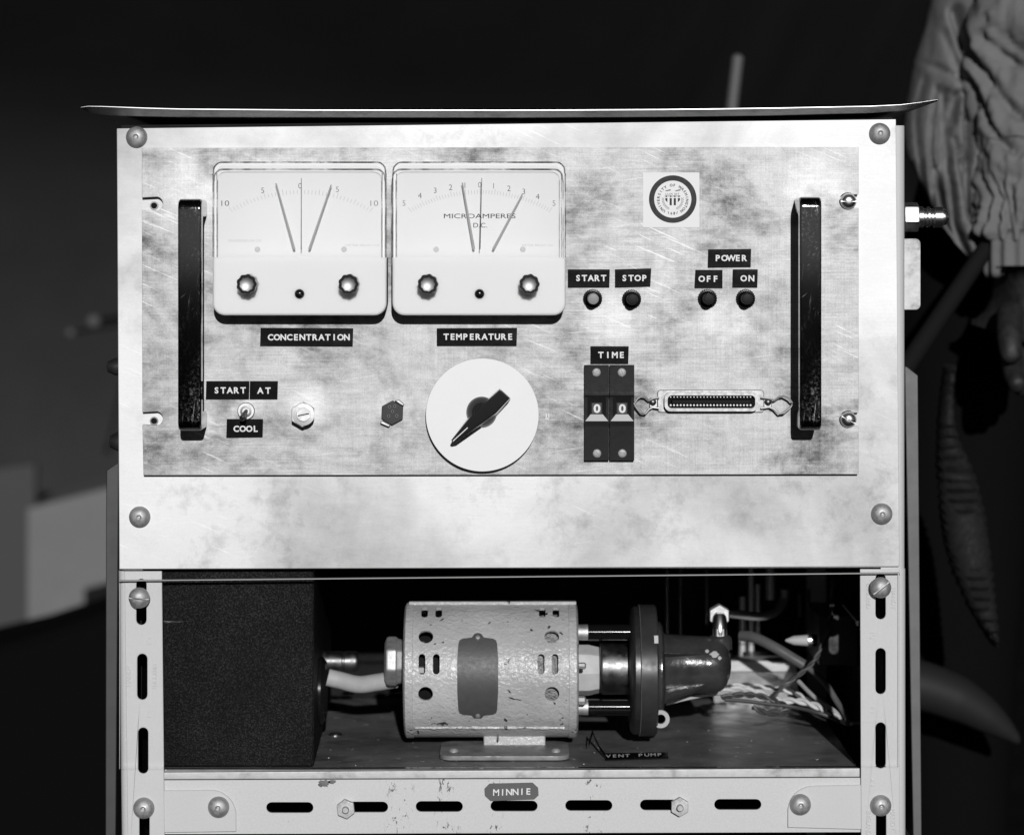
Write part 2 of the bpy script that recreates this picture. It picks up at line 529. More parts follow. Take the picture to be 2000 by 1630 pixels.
def floor_mat():
    t = NT("stained_steel_tray")
    a = t.ramp(t.noise(14, 8, 0.7, dist=0.4), 0.32, 0.70, 0.09, 0.25)
    st = t.ramp(t.noise(30, 5, 0.6, loc=(4, 2, 0)), 0.58, 0.66, 0.0, -0.05)
    sc_ = t.ramp(t.noise(1, 3, 0.6, mscale=(16, 500, 1), rot=(0, 0, R(7))), 0.66, 0.74, 0.0, 0.10)
    sp = t.ramp(t.noise(150, 2, 0.5), 0.70, 0.74, 0.0, 0.4)
    t.grey(t.math('ADD', t.math('ADD', t.math('ADD', a, st), sc_), sp))
    t.val("Metallic", 0.15)
    t.val("Roughness", t.ramp(t.noise(30, 5, 0.6), 0.3, 0.7, 0.32, 0.55))
    t.bump(t.noise(40, 4, 0.6), 0.15, 0.002)
    return t.m
M['floor'] = floor_mat()
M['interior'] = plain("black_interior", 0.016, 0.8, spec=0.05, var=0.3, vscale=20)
M['pump_grey'] = plain("grey_pump_enamel", 0.040, 0.20, spec=0.7, var=0.4, vscale=55, bump=0.35, bscale=110, bdist=0.0012)
M['pump_disc'] = plain("grey_ring_enamel", 0.032, 0.38, var=0.3, vscale=40, spec=0.4)
M['rubber_pale'] = plain("pale_rubber_hose", 0.42, 0.6, var=0.1, vscale=90)
M['hose_grey'] = plain("grey_vinyl_hose", 0.10, 0.4, var=0.2, vscale=60)
M['wire_white'] = plain("white_wire", 0.60, 0.5)
M['wire_dark'] = plain("dark_wire", 0.05, 0.5)
M['tube_metal'] = plain("dark_metal_tube", 0.10, 0.4, metal=0.7)
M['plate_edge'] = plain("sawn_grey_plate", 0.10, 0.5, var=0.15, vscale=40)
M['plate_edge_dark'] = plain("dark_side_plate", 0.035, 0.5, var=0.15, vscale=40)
M['tape_scrap'] = M['tape']
M['grey_al'] = aluminium("patchy_grey_aluminium", 0.15, 0.62, 0.66, 30, patch=0.5, seed=11, h=0.3, grain=0.2)
M['wall'] = plain("dark_backdrop_cloth", 0.038, 0.95, spec=0.05, var=0.25, vscale=1.2)
M['pale_far'] = plain("pale_crate_paint", 0.13, 0.7, var=0.1, vscale=4)
M['slab_black'] = plain("matt_black_slab", 0.003, 0.9, spec=0.05)
M['post'] = plain("pale_post_paint", 0.08, 0.6)
M["pole_dark"] = plain("dim_pole", 0.010, 0.8, spec=0.05)
M['fender'] = plain("grey_fender_paint", 0.016, 0.6, spec=0.2)
M['bag'] = plain("dark_woven_cloth", 0.014, 0.8, spec=0.2, var=0.3, vscale=120)
M['jacket'] = plain("pale_crumpled_cloth", 0.15, 0.85, spec=0.15, var=0.12, vscale=25, bump=0.25, bscale=60, bdist=0.004)
M['trousers'] = plain("black_trousers", 0.004, 0.9, spec=0.05)
M['glove'] = plain("dark_leather_glove", 0.016, 0.6, var=0.4, vscale=60)
M['black_gloss'] = plain("black_gloss_ring", 0.008, 0.2)
M['weld'] = plain("bright_weld", 0.75, 0.35, metal=0.6)
M['foot_paint'] = plain("worn_foot_paint", 0.19, 0.5, metal=0.0, var=0.4, vscale=70)
M['hub_pale'] = plain("pale_cast_hub", 0.5, 0.55, var=0.12, vscale=80)
M['rod_black'] = plain("black_tie_rod", 0.006, 0.09, spec=0.35)
M['back_tube'] = plain("grey_back_tube", 0.5, 0.45, metal=0.4)
M['dark_pipe'] = plain("dark_pipe", 0.35, 0.35)
M['screw_pale'] = plain("dull_screw_head", 0.30, 0.55, metal=0.3, var=0.15, vscale=300)
M['cone'] = plain("turned_aluminium_cone", 0.40, 0.5, metal=1.0)
M['highlight'] = plain("dim_highlight_paint", 0.10, 0.8, spec=0.1)
M['dim_infill'] = plain("dim_infill_paint", 0.06, 0.8, spec=0.1)
M['socket'] = plain("dark_grey_socket", 0.05, 0.5, spec=0.15)
M['contact'] = plain("dull_contact", 0.30, 0.45, metal=0.8)
M['shell'] = plain("dull_connector_shell", 0.32, 0.5, metal=0.9, var=0.2, vscale=150)
M['pin_ring'] = plain("pin_hole_rim", 0.14, 0.5)

# ================================================================== large structure: ground, background
GZ = 0.0
b = B(); b.raw([(-400, -400, GZ), (400, -400, GZ), (400, 400, GZ), (-400, 400, GZ)], [[0, 1, 2, 3]])
mk("ground", b, plain("black_asphalt", 0.012, 1.0, spec=0.0, var=0.3, vscale=6, bump=0.4, bscale=200, bdist=0.003), origin=(0, 0, 0), kind="structure")

# ================================================================== the rack
rack = thing("instrument_rack", (0, 0.15, GZ), "grey slotted angle rack with aluminium surround holding the control panel and pump", "equipment rack")

# aluminium surround behind the control panel
b = B()
outer = PX([(228, 251), (1750, 233), (1757, 1106), (233, 1111)], 0)
hole = PX([(340, 312), (1630, 312), (1630, 905), (340, 905)], 0)
b.prism(outer, 0.0, 0.002, holes=[hole])
b.bevel(0.0006, 2)
surround = mk("surround_plate", b, M['sheet_al'], rack, label="dull aluminium surround plate with a bright smeared band along the bottom")
b = B()                                             # its lower lip folded back, and the upper one
x0, z0 = XZ(236, 1112); x1, z1 = XZ(1755, 1108)
b.prism([(x0, z0), (x1, z1), (x1, z1 + 0.002), (x0, z0 + 0.002)], 0.0025, 0.025)
mk("folded_lip", b, M['sheet_al'], rack)
b = B()
x0, z0 = XZ(236, 256); x1, z1 = XZ(1744, 240)
b.prism([(x0, z0 - 0.004), (x1, z1 - 0.004), (x1, z1 + 0.004), (x0, z0 + 0.004)], 0.0025, 0.30)
mk("top_rail", b, M['interior'], rack)

# slotted angle legs
def leg(inner_t, inner_b, outer_t, outer_b, side, top, slots):
    """front flange between two slanted edges; side = -1 left, 1 right; continues down to the ground"""
    def at(e, y):
        (xa, ya), (xb, yb) = e
        y = min(y, 1700)
        return xa + (xb - xa) * (y - ya) / (yb - ya)
    d0, d1 = 0.0025, 0.005
    yg = VY + CZ / K(d0)
    ei, eo = (inner_t, inner_b), (outer_t, outer_b)
    b = B()
    lp = [(at(eo, top), top), (at(ei, top), top), (at(ei, 1700), 1700), (at(ei, yg), yg), (at(eo, yg), yg), (at(eo, 1700), 1700)]
    if side > 0: lp = lp[::-1]
    b.prism(PX(lp, d0), d0, d1, holes=[PX(slot_v(xc, a, e, 10), d0) for xc, a, e in slots])
    b.bevel(0.0005, 1)
    o = mk("leg_flange", b, M['leg_paint'], rack)
    b = B()                                         # the flange that runs back, with the rounded corner of the angle
    rad = 0.0045
    segs = []
    for i in range(7):
        a = R(90 * i / 6)
        segs.append((rad - rad * math.cos(a), rad - rad * math.sin(a)))     # offset outward, depth
    for (ya, yb) in ((top, 1700), (1700, yg)):
        vv, ff = [], []
        for y in (ya, yb):
            X, Z = XZ(at(eo, y), y, d0)
            prof = [(X + side * (rad - r0), d0 + r1) for r0, r1 in segs][::-1]
            prof = [(X + side * rad * math.sin(R(15 * i)), d0 + rad - rad * math.cos(R(15 * i))) for i in range(7)]
            prof += [(X + side * rad, d0 + 0.042), (X + side * (rad - 0.0025), d0 + 0.042), (X + side * (rad - 0.0025), d0 + 0.004)]
            prof += [(X, d0 + 0.0024)]
            vv += [(p[0], p[1], Z) for p in prof]
        m = len(vv) // 2
        ff = [[i, (i + 1) % m, (i + 1) % m + m, i + m] for i in range(m)] + [list(range(m)), list(range(2 * m - 1, m - 1, -1))]
        b.raw(vv, ff)
    mk("side_flange", b, M['leg_paint'], o)
    return o
slotsL = [(276 + (y - 1175) * 0.012, y - 45, y + 45) for y in (1175, 1321, 1465)] + [(282, 1566, 1656)]
slotsR = [(1720, y - 45, y + 45) for y in (1164, 1310, 1455)] + [(1721, 1556, 1646)]
legL = leg((316, 1112), (321, 1600), (243, 1112), (249, 1600), -1, 1115, slotsL)
legR = leg((1680, 1112), (1682, 1600), (1756, 260), (1757, 1600), 1, 1111, slotsR)
b = B()                                             # upper legs behind the surround
for px, sd in ((243, -1), (1756, 1)):
    X, Z0 = XZ(px, 245 if sd > 0 else 258); _, Z1 = XZ(px, 1113)
    b = B()
    prof = [(X + sd * 0.0045 * math.sin(R(15 * i)), 0.0025 + 0.0045 - 0.0045 * math.cos(R(15 * i))) for i in range(7)]
    prof += [(X + sd * 0.0045, 0.045), (X + sd * 0.002, 0.045), (X + sd * 0.002, 0.0075), (X - sd * 0.012, 0.0055), (X - sd * 0.012, 0.0025)]
    m = len(prof)
    b.raw([(p[0], p[1], Z1) for p in prof] + [(p[0], p[1], Z0) for p in prof],
          [[i, (i + 1) % m, (i + 1) % m + m, i + m] for i in range(m)] + [list(range(m)), list(range(2 * m - 1, m - 1, -1))])
    mk("corner_post", b, M['leg_paint'], rack)
for px in (243, 1756):                              # rear legs
    X, _ = XZ(px, 1000)
    b = B(); b.box(X - 0.02, X + 0.02, 0.42, 0.423, 0, W(0, 245).z); mk("rear_leg", b, M['leg_paint'], rack)

# stamped words on the legs
def stamp(leg_o, words):
    for s, px, py, w, h, rot in words:
        b = B(); put_text(b, s, px, py, w, h, 0.0025, rot=rot, thick=0.0007, bold=0.0)
        mk("stamped_lettering", b, M['leg_paint'], leg_o, smooth=0)
stamp(legL, [("HANDY", 251, 1318, 42, 9, 90), ("ENGLAND", 302, 1320, 48, 9, 90), ("I'I", 290, 1250, 13, 8, 90), ("I'I", 291, 1393, 13, 8, 90)])
stamp(legR, [("ENGLAND", 1696, 1163, 48, 9, -90), ("HANDY", 1745, 1168, 42, 9, -90), ("I'I", 1704, 1240, 13, 8, -90), ("I'I", 1706, 1386, 13, 8, -90),
             ("I'I", 1706, 1528, 13, 8, -90), ("ENGLAND", 1697, 1606, 48, 9, -90), ("HANDY", 1744, 1600, 42, 9, -90)])

# floor tray with its bright front lip
dF = 0.006
zF = W(1000, 1503, dF).z
xl, xr = XZ(312, 1503, dF)[0], XZ(1679, 1500, dF)[0]
b = B()
b.box(xl, xr, dF + 0.002, 0.33, zF - 0.002, zF)
tray = mk("floor_tray", b, M['floor'], rack, smooth=0, label="dark stained metal floor tray with specks of debris")
b = B()
b.prism(PX([(318, 1507), (1679, 1499), (1679, 1516), (318, 1521)], dF), dF - 0.001, dF + 0.002)
b.bevel(0.0006, 2)
mk("front_lip", b, M['grey_al'], tray)

# front rail with slots
dR = 0.0056
b = B()
b.prism(PX([(300, 1523), (1700, 1518), (1700, 1624), (300, 1628)], dR), dR, dR + 0.0025,
        holes=[PX(slot_h(c - 46, c + 46, y, 10.5), dR) for c, y in ((566, 1576), (712, 1575), (858, 1574), (1004, 1573), (1150, 1572), (1296, 1571), (1441, 1570))])
b.bevel(0.0007, 2)
rail = mk("front_rail", b, M['rail_paint'], rack, label="grey slotted rail with scraped patches along the bottom")
b = B()
z = W(0, 1521, dR).z
b.box(XZ(321, 0, dR)[0], XZ(1679, 0, dR)[0], dR + 0.0026, 0.04, z - 0.0035, z - 0.0010); mk("rail_flange", b, M['rail_paint'], rail)

rnd = random.Random(4)
for (px, py, rx_, ry_) in ((633, 1529, 13, 9), (648, 1526, 9, 5)):                 # enamel knocked off at the edge
    cp_ = [(px + rx_ * math.cos(R(18 * i)) * rnd.uniform(0.55, 1.1), py + ry_ * math.sin(R(18 * i)) * rnd.uniform(0.55, 1.1)) for i in range(20)]
    b = B(); b.prism(PX(cp_, dR), dR - 0.00012, dR - 0.00002); mk("bare_patch", b, M['dark_steel'], rail, smooth=0)
# gusset plates on the rail
g = PX([(317, 1542), (410, 1541)] + [(412 + 50 * math.cos(R(a)), 1591 + 50 * math.sin(R(a))) for a in range(-85, 6, 10)] + [(462, 1622), (317, 1624)], dR)
b = B(); b.prism(g, dR - 0.0022, dR - 0.0002); b.bevel(0.0004, 1)
mk("gusset_plate", b, M['leg_paint'], rack, label="left gusset plate with rounded end")
g = PX([(1684, 1531), (1588, 1533)] + [(1588 + 50 * math.cos(R(a)), 1583 + 50 * math.sin(R(a))) for a in range(-95, -186, -10)] + [(1538, 1614), (1684, 1618)], dR)
b = B(); b.prism(g, dR - 0.0022, dR - 0.0002); b.bevel(0.0004, 1)
mk("gusset_plate", b, M['leg_paint'], rack, label="right gusset plate with rounded end")

# round-headed bolts
def head_mesh(r, h, dimple=True, slot=False):
    b = B()
    n = 9
    prof = [(r, 0.0), (r, -0.0004)]
    for i in range(1, n):
        a = R(90 * i / n)
        prof.append((r * math.cos(a) ** 0.8, -0.0004 - h * math.sin(a)))
    if dimple:
        prof = [p for p in prof if p[0] > r * 0.36]
        prof += [(r * 0.33, -0.0004 - h * 0.97), (r * 0.26, -0.0004 - h * 1.0), (r * 0.18, -0.0004 - h * 0.90), (r * 0.10, -0.0004 - h * 0.86), (0, -0.0004 - h * 0.90)]
    else:
        prof.append((0, -0.0004 - h))
    b.lathe(prof, (0, 0, 0), 'Y', 36)
    me = mesh_of(b, "bolt_head", M['bolt'])
    if slot:
        o = bpy.data.meshes.new("cut")
        c = B(); c.box(-r * 1.2, r * 1.2, -h * 3, -h * 0.45, -r * 0.075, r * 0.075)
        bmesh.ops.recalc_face_normals(c.bm, faces=c.bm.faces); c.bm.to_mesh(o); c.bm.free()
        co = bpy.data.objects.new("cut", o); col.objects.link(co)
        me2 = evaluated(me, [('BOOLEAN', dict(object=co, operation='DIFFERENCE', solver='EXACT'))])
        bpy.data.objects.remove(co)
        me2.polygons.foreach_set("use_smooth", [True] * len(me2.polygons)); me2.set_sharp_from_angle(angle=R(30))
        me = me2; me.name = "screw_head"
    return me
k0 = K(0)
bolt = head_mesh(21 * k0, 0.0052)
for i, (x, y, d, lb) in enumerate(((267, 268, 0, None), (1718, 261, 0, None), (273, 1009, 0, None), (1722, 1003, 0, None),
                   (281, 1577, 0.0025, None), (1720, 1572, 0.0025, None), (427, 1575, dR - 0.0022, None), (1563, 1570, dR - 0.0022, None))):
    put("round_bolt", bolt, rack, W(x, y, d), rot=(0, R(random.uniform(0, 360)), 0))
screw_l = head_mesh(20.5 * k0, 0.0062, dimple=False, slot=True)
put("slotted_screw", screw_l, rack, W(272, 1167, -0.0045), rot=(0, R(4), 0))
put("slotted_screw", screw_l, rack, W(1720, 1147, -0.0045), rot=(0, R(-38), 0))
b = B()
r = 19 * k0
b.prism([(r * math.cos(R(60 * i + 28)), r * math.sin(R(60 * i + 28))) for i in range(6)], -0.0055, 0)
b.bevel(0.0006, 2)
b.lathe([(r * 0.36, -0.0055), (r * 0.36, -0.0085), (r * 0.28, -0.0092), (0, -0.0092)], (0, 0, 0), 'Y', 20)
hexm = mesh_of(b, "hex_bolt", M['bolt'])
for x, y in ((676, 1577), (1327, 1573)):
    put("hex_bolt", hexm, rack, W(x, y, dR), rot=(0, R(random.uniform(-10, 10)), 0))

# the name on the rail
b = B()
b.prism(PX([(946, 1539), (956, 1529), (1040, 1527), (1051, 1537), (1052, 1552), (1043, 1560), (958, 1563), (947, 1553)], dR), dR - 0.0006, dR - 0.00005)
o = mk("name_tape", b, M['tape_grey'], rack, label="grey name tape with clipped corners reading MINNIE")
b = B()
for i, c in enumerate("MINNIE"):
    put_text(b, c, 969 + i * 12.6, 1546.5 - i * 0.4, None, 12.5, dR - 0.0006, bold=0.02, rot=random.uniform(-2, 2))
mk("lettering", b, M['white_letter'], o, smooth=0)

# clear sheet over the pump bay
b = B()
top = [(233, 1134), (1757, 1119)]
b.prism(PX(top + [(1757, 1497), (233, 1501)], -0.0045), -0.0045, -0.0005)
win = mk("clear_sheet", b, M['acrylic'], rack, smooth=0, label="scratched clear plastic sheet covering the pump bay")
b = B(); b.prism(PX([(233, 1133), (1757, 1118), (1757, 1119.5), (233, 1134.5)], -0.0045), -0.0048, -0.0004); mk("sawn_edge", b, M['acrylic_edge'], win, smooth=0)

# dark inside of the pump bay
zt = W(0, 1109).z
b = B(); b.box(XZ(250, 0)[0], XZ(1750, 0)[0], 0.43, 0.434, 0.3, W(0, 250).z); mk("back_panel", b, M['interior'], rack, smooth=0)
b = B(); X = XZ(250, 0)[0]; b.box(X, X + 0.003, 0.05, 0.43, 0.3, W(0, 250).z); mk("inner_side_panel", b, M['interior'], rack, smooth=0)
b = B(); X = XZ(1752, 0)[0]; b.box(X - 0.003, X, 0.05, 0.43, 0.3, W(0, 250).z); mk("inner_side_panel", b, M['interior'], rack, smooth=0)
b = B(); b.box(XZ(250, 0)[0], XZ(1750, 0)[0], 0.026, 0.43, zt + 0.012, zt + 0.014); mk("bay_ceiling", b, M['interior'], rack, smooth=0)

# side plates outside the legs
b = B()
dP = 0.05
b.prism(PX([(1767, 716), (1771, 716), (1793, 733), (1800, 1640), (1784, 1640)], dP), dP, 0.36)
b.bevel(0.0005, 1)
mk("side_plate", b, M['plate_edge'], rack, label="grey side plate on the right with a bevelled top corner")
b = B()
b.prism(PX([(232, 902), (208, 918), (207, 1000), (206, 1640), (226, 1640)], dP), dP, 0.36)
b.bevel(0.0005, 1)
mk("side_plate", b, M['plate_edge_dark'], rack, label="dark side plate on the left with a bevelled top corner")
b = B()                                             # shiny spacer between leg and side plate
c = W(1772, 996, dP + 0.01)
X0 = XZ(1762, 996)[0]
k = K(dP)
b.lathe([(13 * k, 0), (16 * k, 0.0005), (16 * k, 0.0022), (8 * k, 0.0027), (8 * k, 0.0040), (16 * k, 0.0045), (16 * k, 0.0062), (13 * k, 0.0066)], (X0, dP + 0.006, c.z), 'X', 24)
mk("spacer_screw", b, M['chrome'], rack)
# dark knobs on the left side
for px, py, r in ((219, 716, 17), (224, 862, 19)):
    b = B()
    k = K(0.04)
    X = XZ(238, py, 0.04)[0]
    w = (238 - px) * k
    b.lathe([(0, -w - 0.004), (r * k * 0.6, -w - 0.003), (r * k, -w + 0.002), (r * k, 0)], (X, 0.04, W(px, py, 0.04).z), 'X', 28)
    mk("side_knob", b, M['black_steel'], rack)

# hose coupling and tab on the right side
cp = W(1768, 424, 0.03)
k = K(0.03)
coup = finish(bpy.data.objects.new("hose_coupling", None), None, rack, cp, label="bright hose coupling with a hexagonal nut on the right side")
b = B()
r = 30 * k
vv = [(math.sin(R(60 * i + 12)) * r, math.cos(R(60 * i + 12)) * r) for i in range(6)]
x0c, x1c = XZ(1764, 0, 0.03)[0], XZ(1793, 0, 0.03)[0]
b.raw([(x0c, 0.03 + p[0], cp.z + p[1]) for p in vv] + [(x1c, 0.03 + p[0], cp.z + p[1]) for p in vv],
      [[i, (i + 1) % 6, (i + 1) % 6 + 6, i + 6] for i in range(6)] + [list(range(6)), list(range(11, 5, -1))])
b.bevel(0.0012, 2)
mk("hex_nut", b, M['brass'], coup)
b = B()
P = lambda x: (x - 1793) * k
b.lathe([(20 * k, P(1790)), (21 * k, P(1802)), (17 * k, P(1804)), (17 * k, P(1808)), (20 * k, P(1811)), (20 * k, P(1815)), (16 * k, P(1818)), (16 * k, P(1822)),
         (20.5 * k, P(1825)), (20.5 * k, P(1840)), (16 * k, P(1842)), (16 * k, P(1845)), (14 * k, P(1849)), (8 * k, P(1853)), (0, P(1853.5))], (x1c, 0.03, cp.z), 'X', 32)
mk("nipple", b, M['chrome'], coup)
b = B(); b.prism(PX(rrect(1740, 466, 1798, 605, 10), 0.022), 0.022, 0.0245); b.bevel(0.0005, 2)
mk("side_tab", b, M['grey_al'], rack, label="blank aluminium tab with rounded corners below the hose coupling")

# ================================================================== tray lying on top of the rack
lid = thing("metal_tray", W(990, 228, 0.15), "shallow sheet metal tray with upturned ends lying across the top of the rack", "metal tray")
topE = [(158, 210), (172, 208), (200, 208.5), (280, 211.5), (350, 213.5), (600, 215.5), (990, 216), (1300, 214.5), (1500, 212), (1700, 208), (1760, 205), (1800, 200), (1831, 195)]
botE = [(160, 212), (178, 221), (210, 225), (280, 227), (350, 228), (600, 228.5), (990, 229), (1300, 227.5), (1500, 225), (1700, 220), (1760, 216), (1798, 210), (1831, 198)]
b = B()
vv, ff = [], []
n = len(topE)
for (x, y), (xb, yb) in zip(topE, botE):
    t, q = W(x, y, -0.020), W(xb, yb, -0.010)
    vv += [t, q, q + Vector((0, 0.0012, 0)), t + Vector((0, 0.0014, 0.0002))]
for i in range(n - 1):
    for j in range(4):
        ff.append([i * 4 + j, i * 4 + (j + 1) % 4, (i + 1) * 4 + (j + 1) % 4, (i + 1) * 4 + j])
ff += [[0, 1, 2, 3], [(n - 1) * 4 + j for j in (3, 2, 1, 0)]]
b.raw(vv, ff)
mk("front_flange", b, M['lid_al'], lid, smooth=50)
b = B()
pts = [W(x, y - 0.3, -0.0205) for x, y in topE]
b.tube(pts, [0.0001, 0.0002, 0.0003] + [0.00045] * (n - 7) + [0.0003, 0.0002, 0.0001, 0.00008], 6)
mk("rolled_rim", b, M['chrome'], lid)
b = B()
vv, ff = [], []
for (xb, yb) in botE:
    q = W(xb, yb, -0.010)
    vv += [q, Vector((q.x, 0.36, q.z)), Vector((q.x, 0.36, q.z + 0.001)), q + Vector((0, 0, 0.001))]
for i in range(n - 1):
    for j in range(4):
        ff.append([i * 4 + j, i * 4 + (j + 1) % 4, (i + 1) * 4 + (j + 1) % 4, (i + 1) * 4 + j])
b.raw(vv, ff)
mk("tray_floor", b, M['lid_al'], lid, smooth=50)
b = B()
q0, q1 = W(300, 216, -0.01), W(1600, 216, -0.01)
b.box(q0.x, q1.x, 0.359, 0.3605, q0.z - 0.005, q0.z + 0.006); mk("back_flange", b, M['lid_al'], lid)

# ================================================================== the control panel
dp = -0.006
panel = thing("control_panel", W(977, 927, -0.0015), "scratched aluminium control panel with two meters, switches and black label tapes", "control panel")
def edge_slot(x0, xe, y, r, left):
    a = [(xe + r * math.cos(R(t)), y + r * math.sin(R(t))) for t in range(-90, 91, 15)]
    if not left: a = [(xe - r * math.cos(R(t)), y - r * math.sin(R(t))) for t in range(-90, 91, 15)]
    return a
lp = [(277, 289), (1677, 287)]
for yc in (393, 819):
    lp += [(1677, yc - 13)] + [(1656 + 17 * math.cos(R(a)), yc + 17 * math.sin(R(a))) for a in range(-50, -311, -20)] + [(1677, yc + 13)]
lp += [(1677, 926), (280, 928)]
for yc in (817, 398):
    e = 278 if yc > 500 else 277
    lp += [(e, yc + 12)] + [(304 + 14 * math.cos(R(a)), yc + 14 * math.sin(R(a))) for a in range(75, -76, -15)] + [(e, yc - 12)]
b = B(); b.prism(PX(lp, dp), dp, -0.0003); b.bevel(0.0004, 2, 40)
mk("face_plate", b, M['panel_al'], panel, label="aluminium face plate scratched and mottled all over")
for yc in (400, 820):                               # empty screw holes seen through the left slots
    b = B(); b.lathe([(8.5 * k0, 0), (8.2 * k0, -0.0006), (6.2 * k0, -0.0006), (6.2 * k0, -0.0001), (0, -0.0001)], W(301, yc + 2, -0.0001), 'Y', 24)
    o = mk("clip_nut", b, M['dark_steel'], panel)
    b = B(); b.lathe([(6.0 * k0, 0), (6.0 * k0, -0.0003), (0, -0.0003)], W(301, yc + 1.5, -0.0002), 'Y', 16); mk("thread_hole", b, M['void'], o)
ms = head_mesh(16 * k0, 0.0045, dimple=False, slot=True)
ms.materials[0] = M['chrome']
put("mounting_screw", ms, panel, W(1657, 393, dp), rot=(0, R(1), 0))
put("mounting_screw", ms, panel, W(1657, 819, dp), rot=(0, R(28), 0))

# handles
def handle(x0, x1, y0, y1):
    h, t = 0.038, 0.012
    dfr = dp - h
    Xa, Za = XZ(x0, y0, dfr); Xb, Zb = XZ(x1, y1, dfr)
    b = B()
    def arc(cy, cz, r, a0, a1, n=5): return [(cy + r * math.cos(R(a0 + (a1 - a0) * i / n)), cz + r * math.sin(R(a0 + (a1 - a0) * i / n))) for i in range(n + 1)]
    r = 0.007
    prof = [(dp, Za)] + arc(dfr + r, Za - r, r, 90, 180) + arc(dfr + r, Zb + r, r, 180, 270) + [(dp, Zb), (dp, Zb + t)]
    prof += arc(dfr + t + 0.003, Zb + t + 0.003, 0.003, 270, 180, 3) + arc(dfr + t + 0.003, Za - t - 0.003, 0.003, 180, 90, 3) + [(dp, Za - t)]
    m = len(prof)
    b.raw([(Xa, p[0], p[1]) for p in prof] + [(Xb, p[0], p[1]) for p in prof],
          [list(range(m)), list(range(2 * m - 1, m - 1, -1))] + [[(i + 1) % m, i, i + m, (i + 1) % m + m] for i in range(m)])
    b.bevel(0.0022, 3, 50)
    return b
mk("handle", handle(347, 393, 388, 842), M['handle'], panel, smooth=30, label="left dark scuffed bar handle beside the meters")
mk("handle", handle(1562, 1605, 384, 841), M['handle'], panel, smooth=30, label="right dark scuffed bar handle beside the ribbon connector")

# meters
kD = lambda d: K(d)
dm = -0.026 + dp
def flute(n, a): return lambda t: 1.0 + a * math.cos(n * t)
zs = head_mesh(9.5 * K(dm), 0.0026, dimple=False, slot=True)
zs.materials[0] = M['black_plastic']
def terminal_knob(parent, px, py):
    """fluted knob: clear skirt, black ring, bright cone inside; px, py is its front"""
    L = 0.016
    k = K(dm - L)
    c = W(px, py, dm - L)
    b = B()
    b.lathe([(13.5 * k, 0), (19 * k, 0), (19.5 * k, 0.0006), (19.5 * k, 0.0034), (17 * k, 0.0040), (14 * k, 0.0036), (13.5 * k, 0.0008), (13.5 * k, 0)], c, 'Y', 64, flute(9, 0.045), cap=False)
    ring_o = mk("knob_ring", b, M['black_plastic'], parent, smooth=40)
    b = B(); b.lathe([(14.6 * k, 0.0004), (0, 0.0026)], c, 'Y', 40, cap=False); mk("knob_cone", b, M['cone'], parent, smooth=60)
    b = B(); b.lathe([(18 * k, 0.0045), (18 * k, L - 0.0006), (19.5 * k, L - 0.0002)], c, 'Y', 64, flute(9, 0.045), cap=False); mk("knob_skirt", b, M['skirt'], parent, smooth=40)
    b = B(); b.lathe([(8 * k, 0.0052), (8 * k, L)], c, 'Y', 20); mk("knob_shaft", b, M['white'], parent)
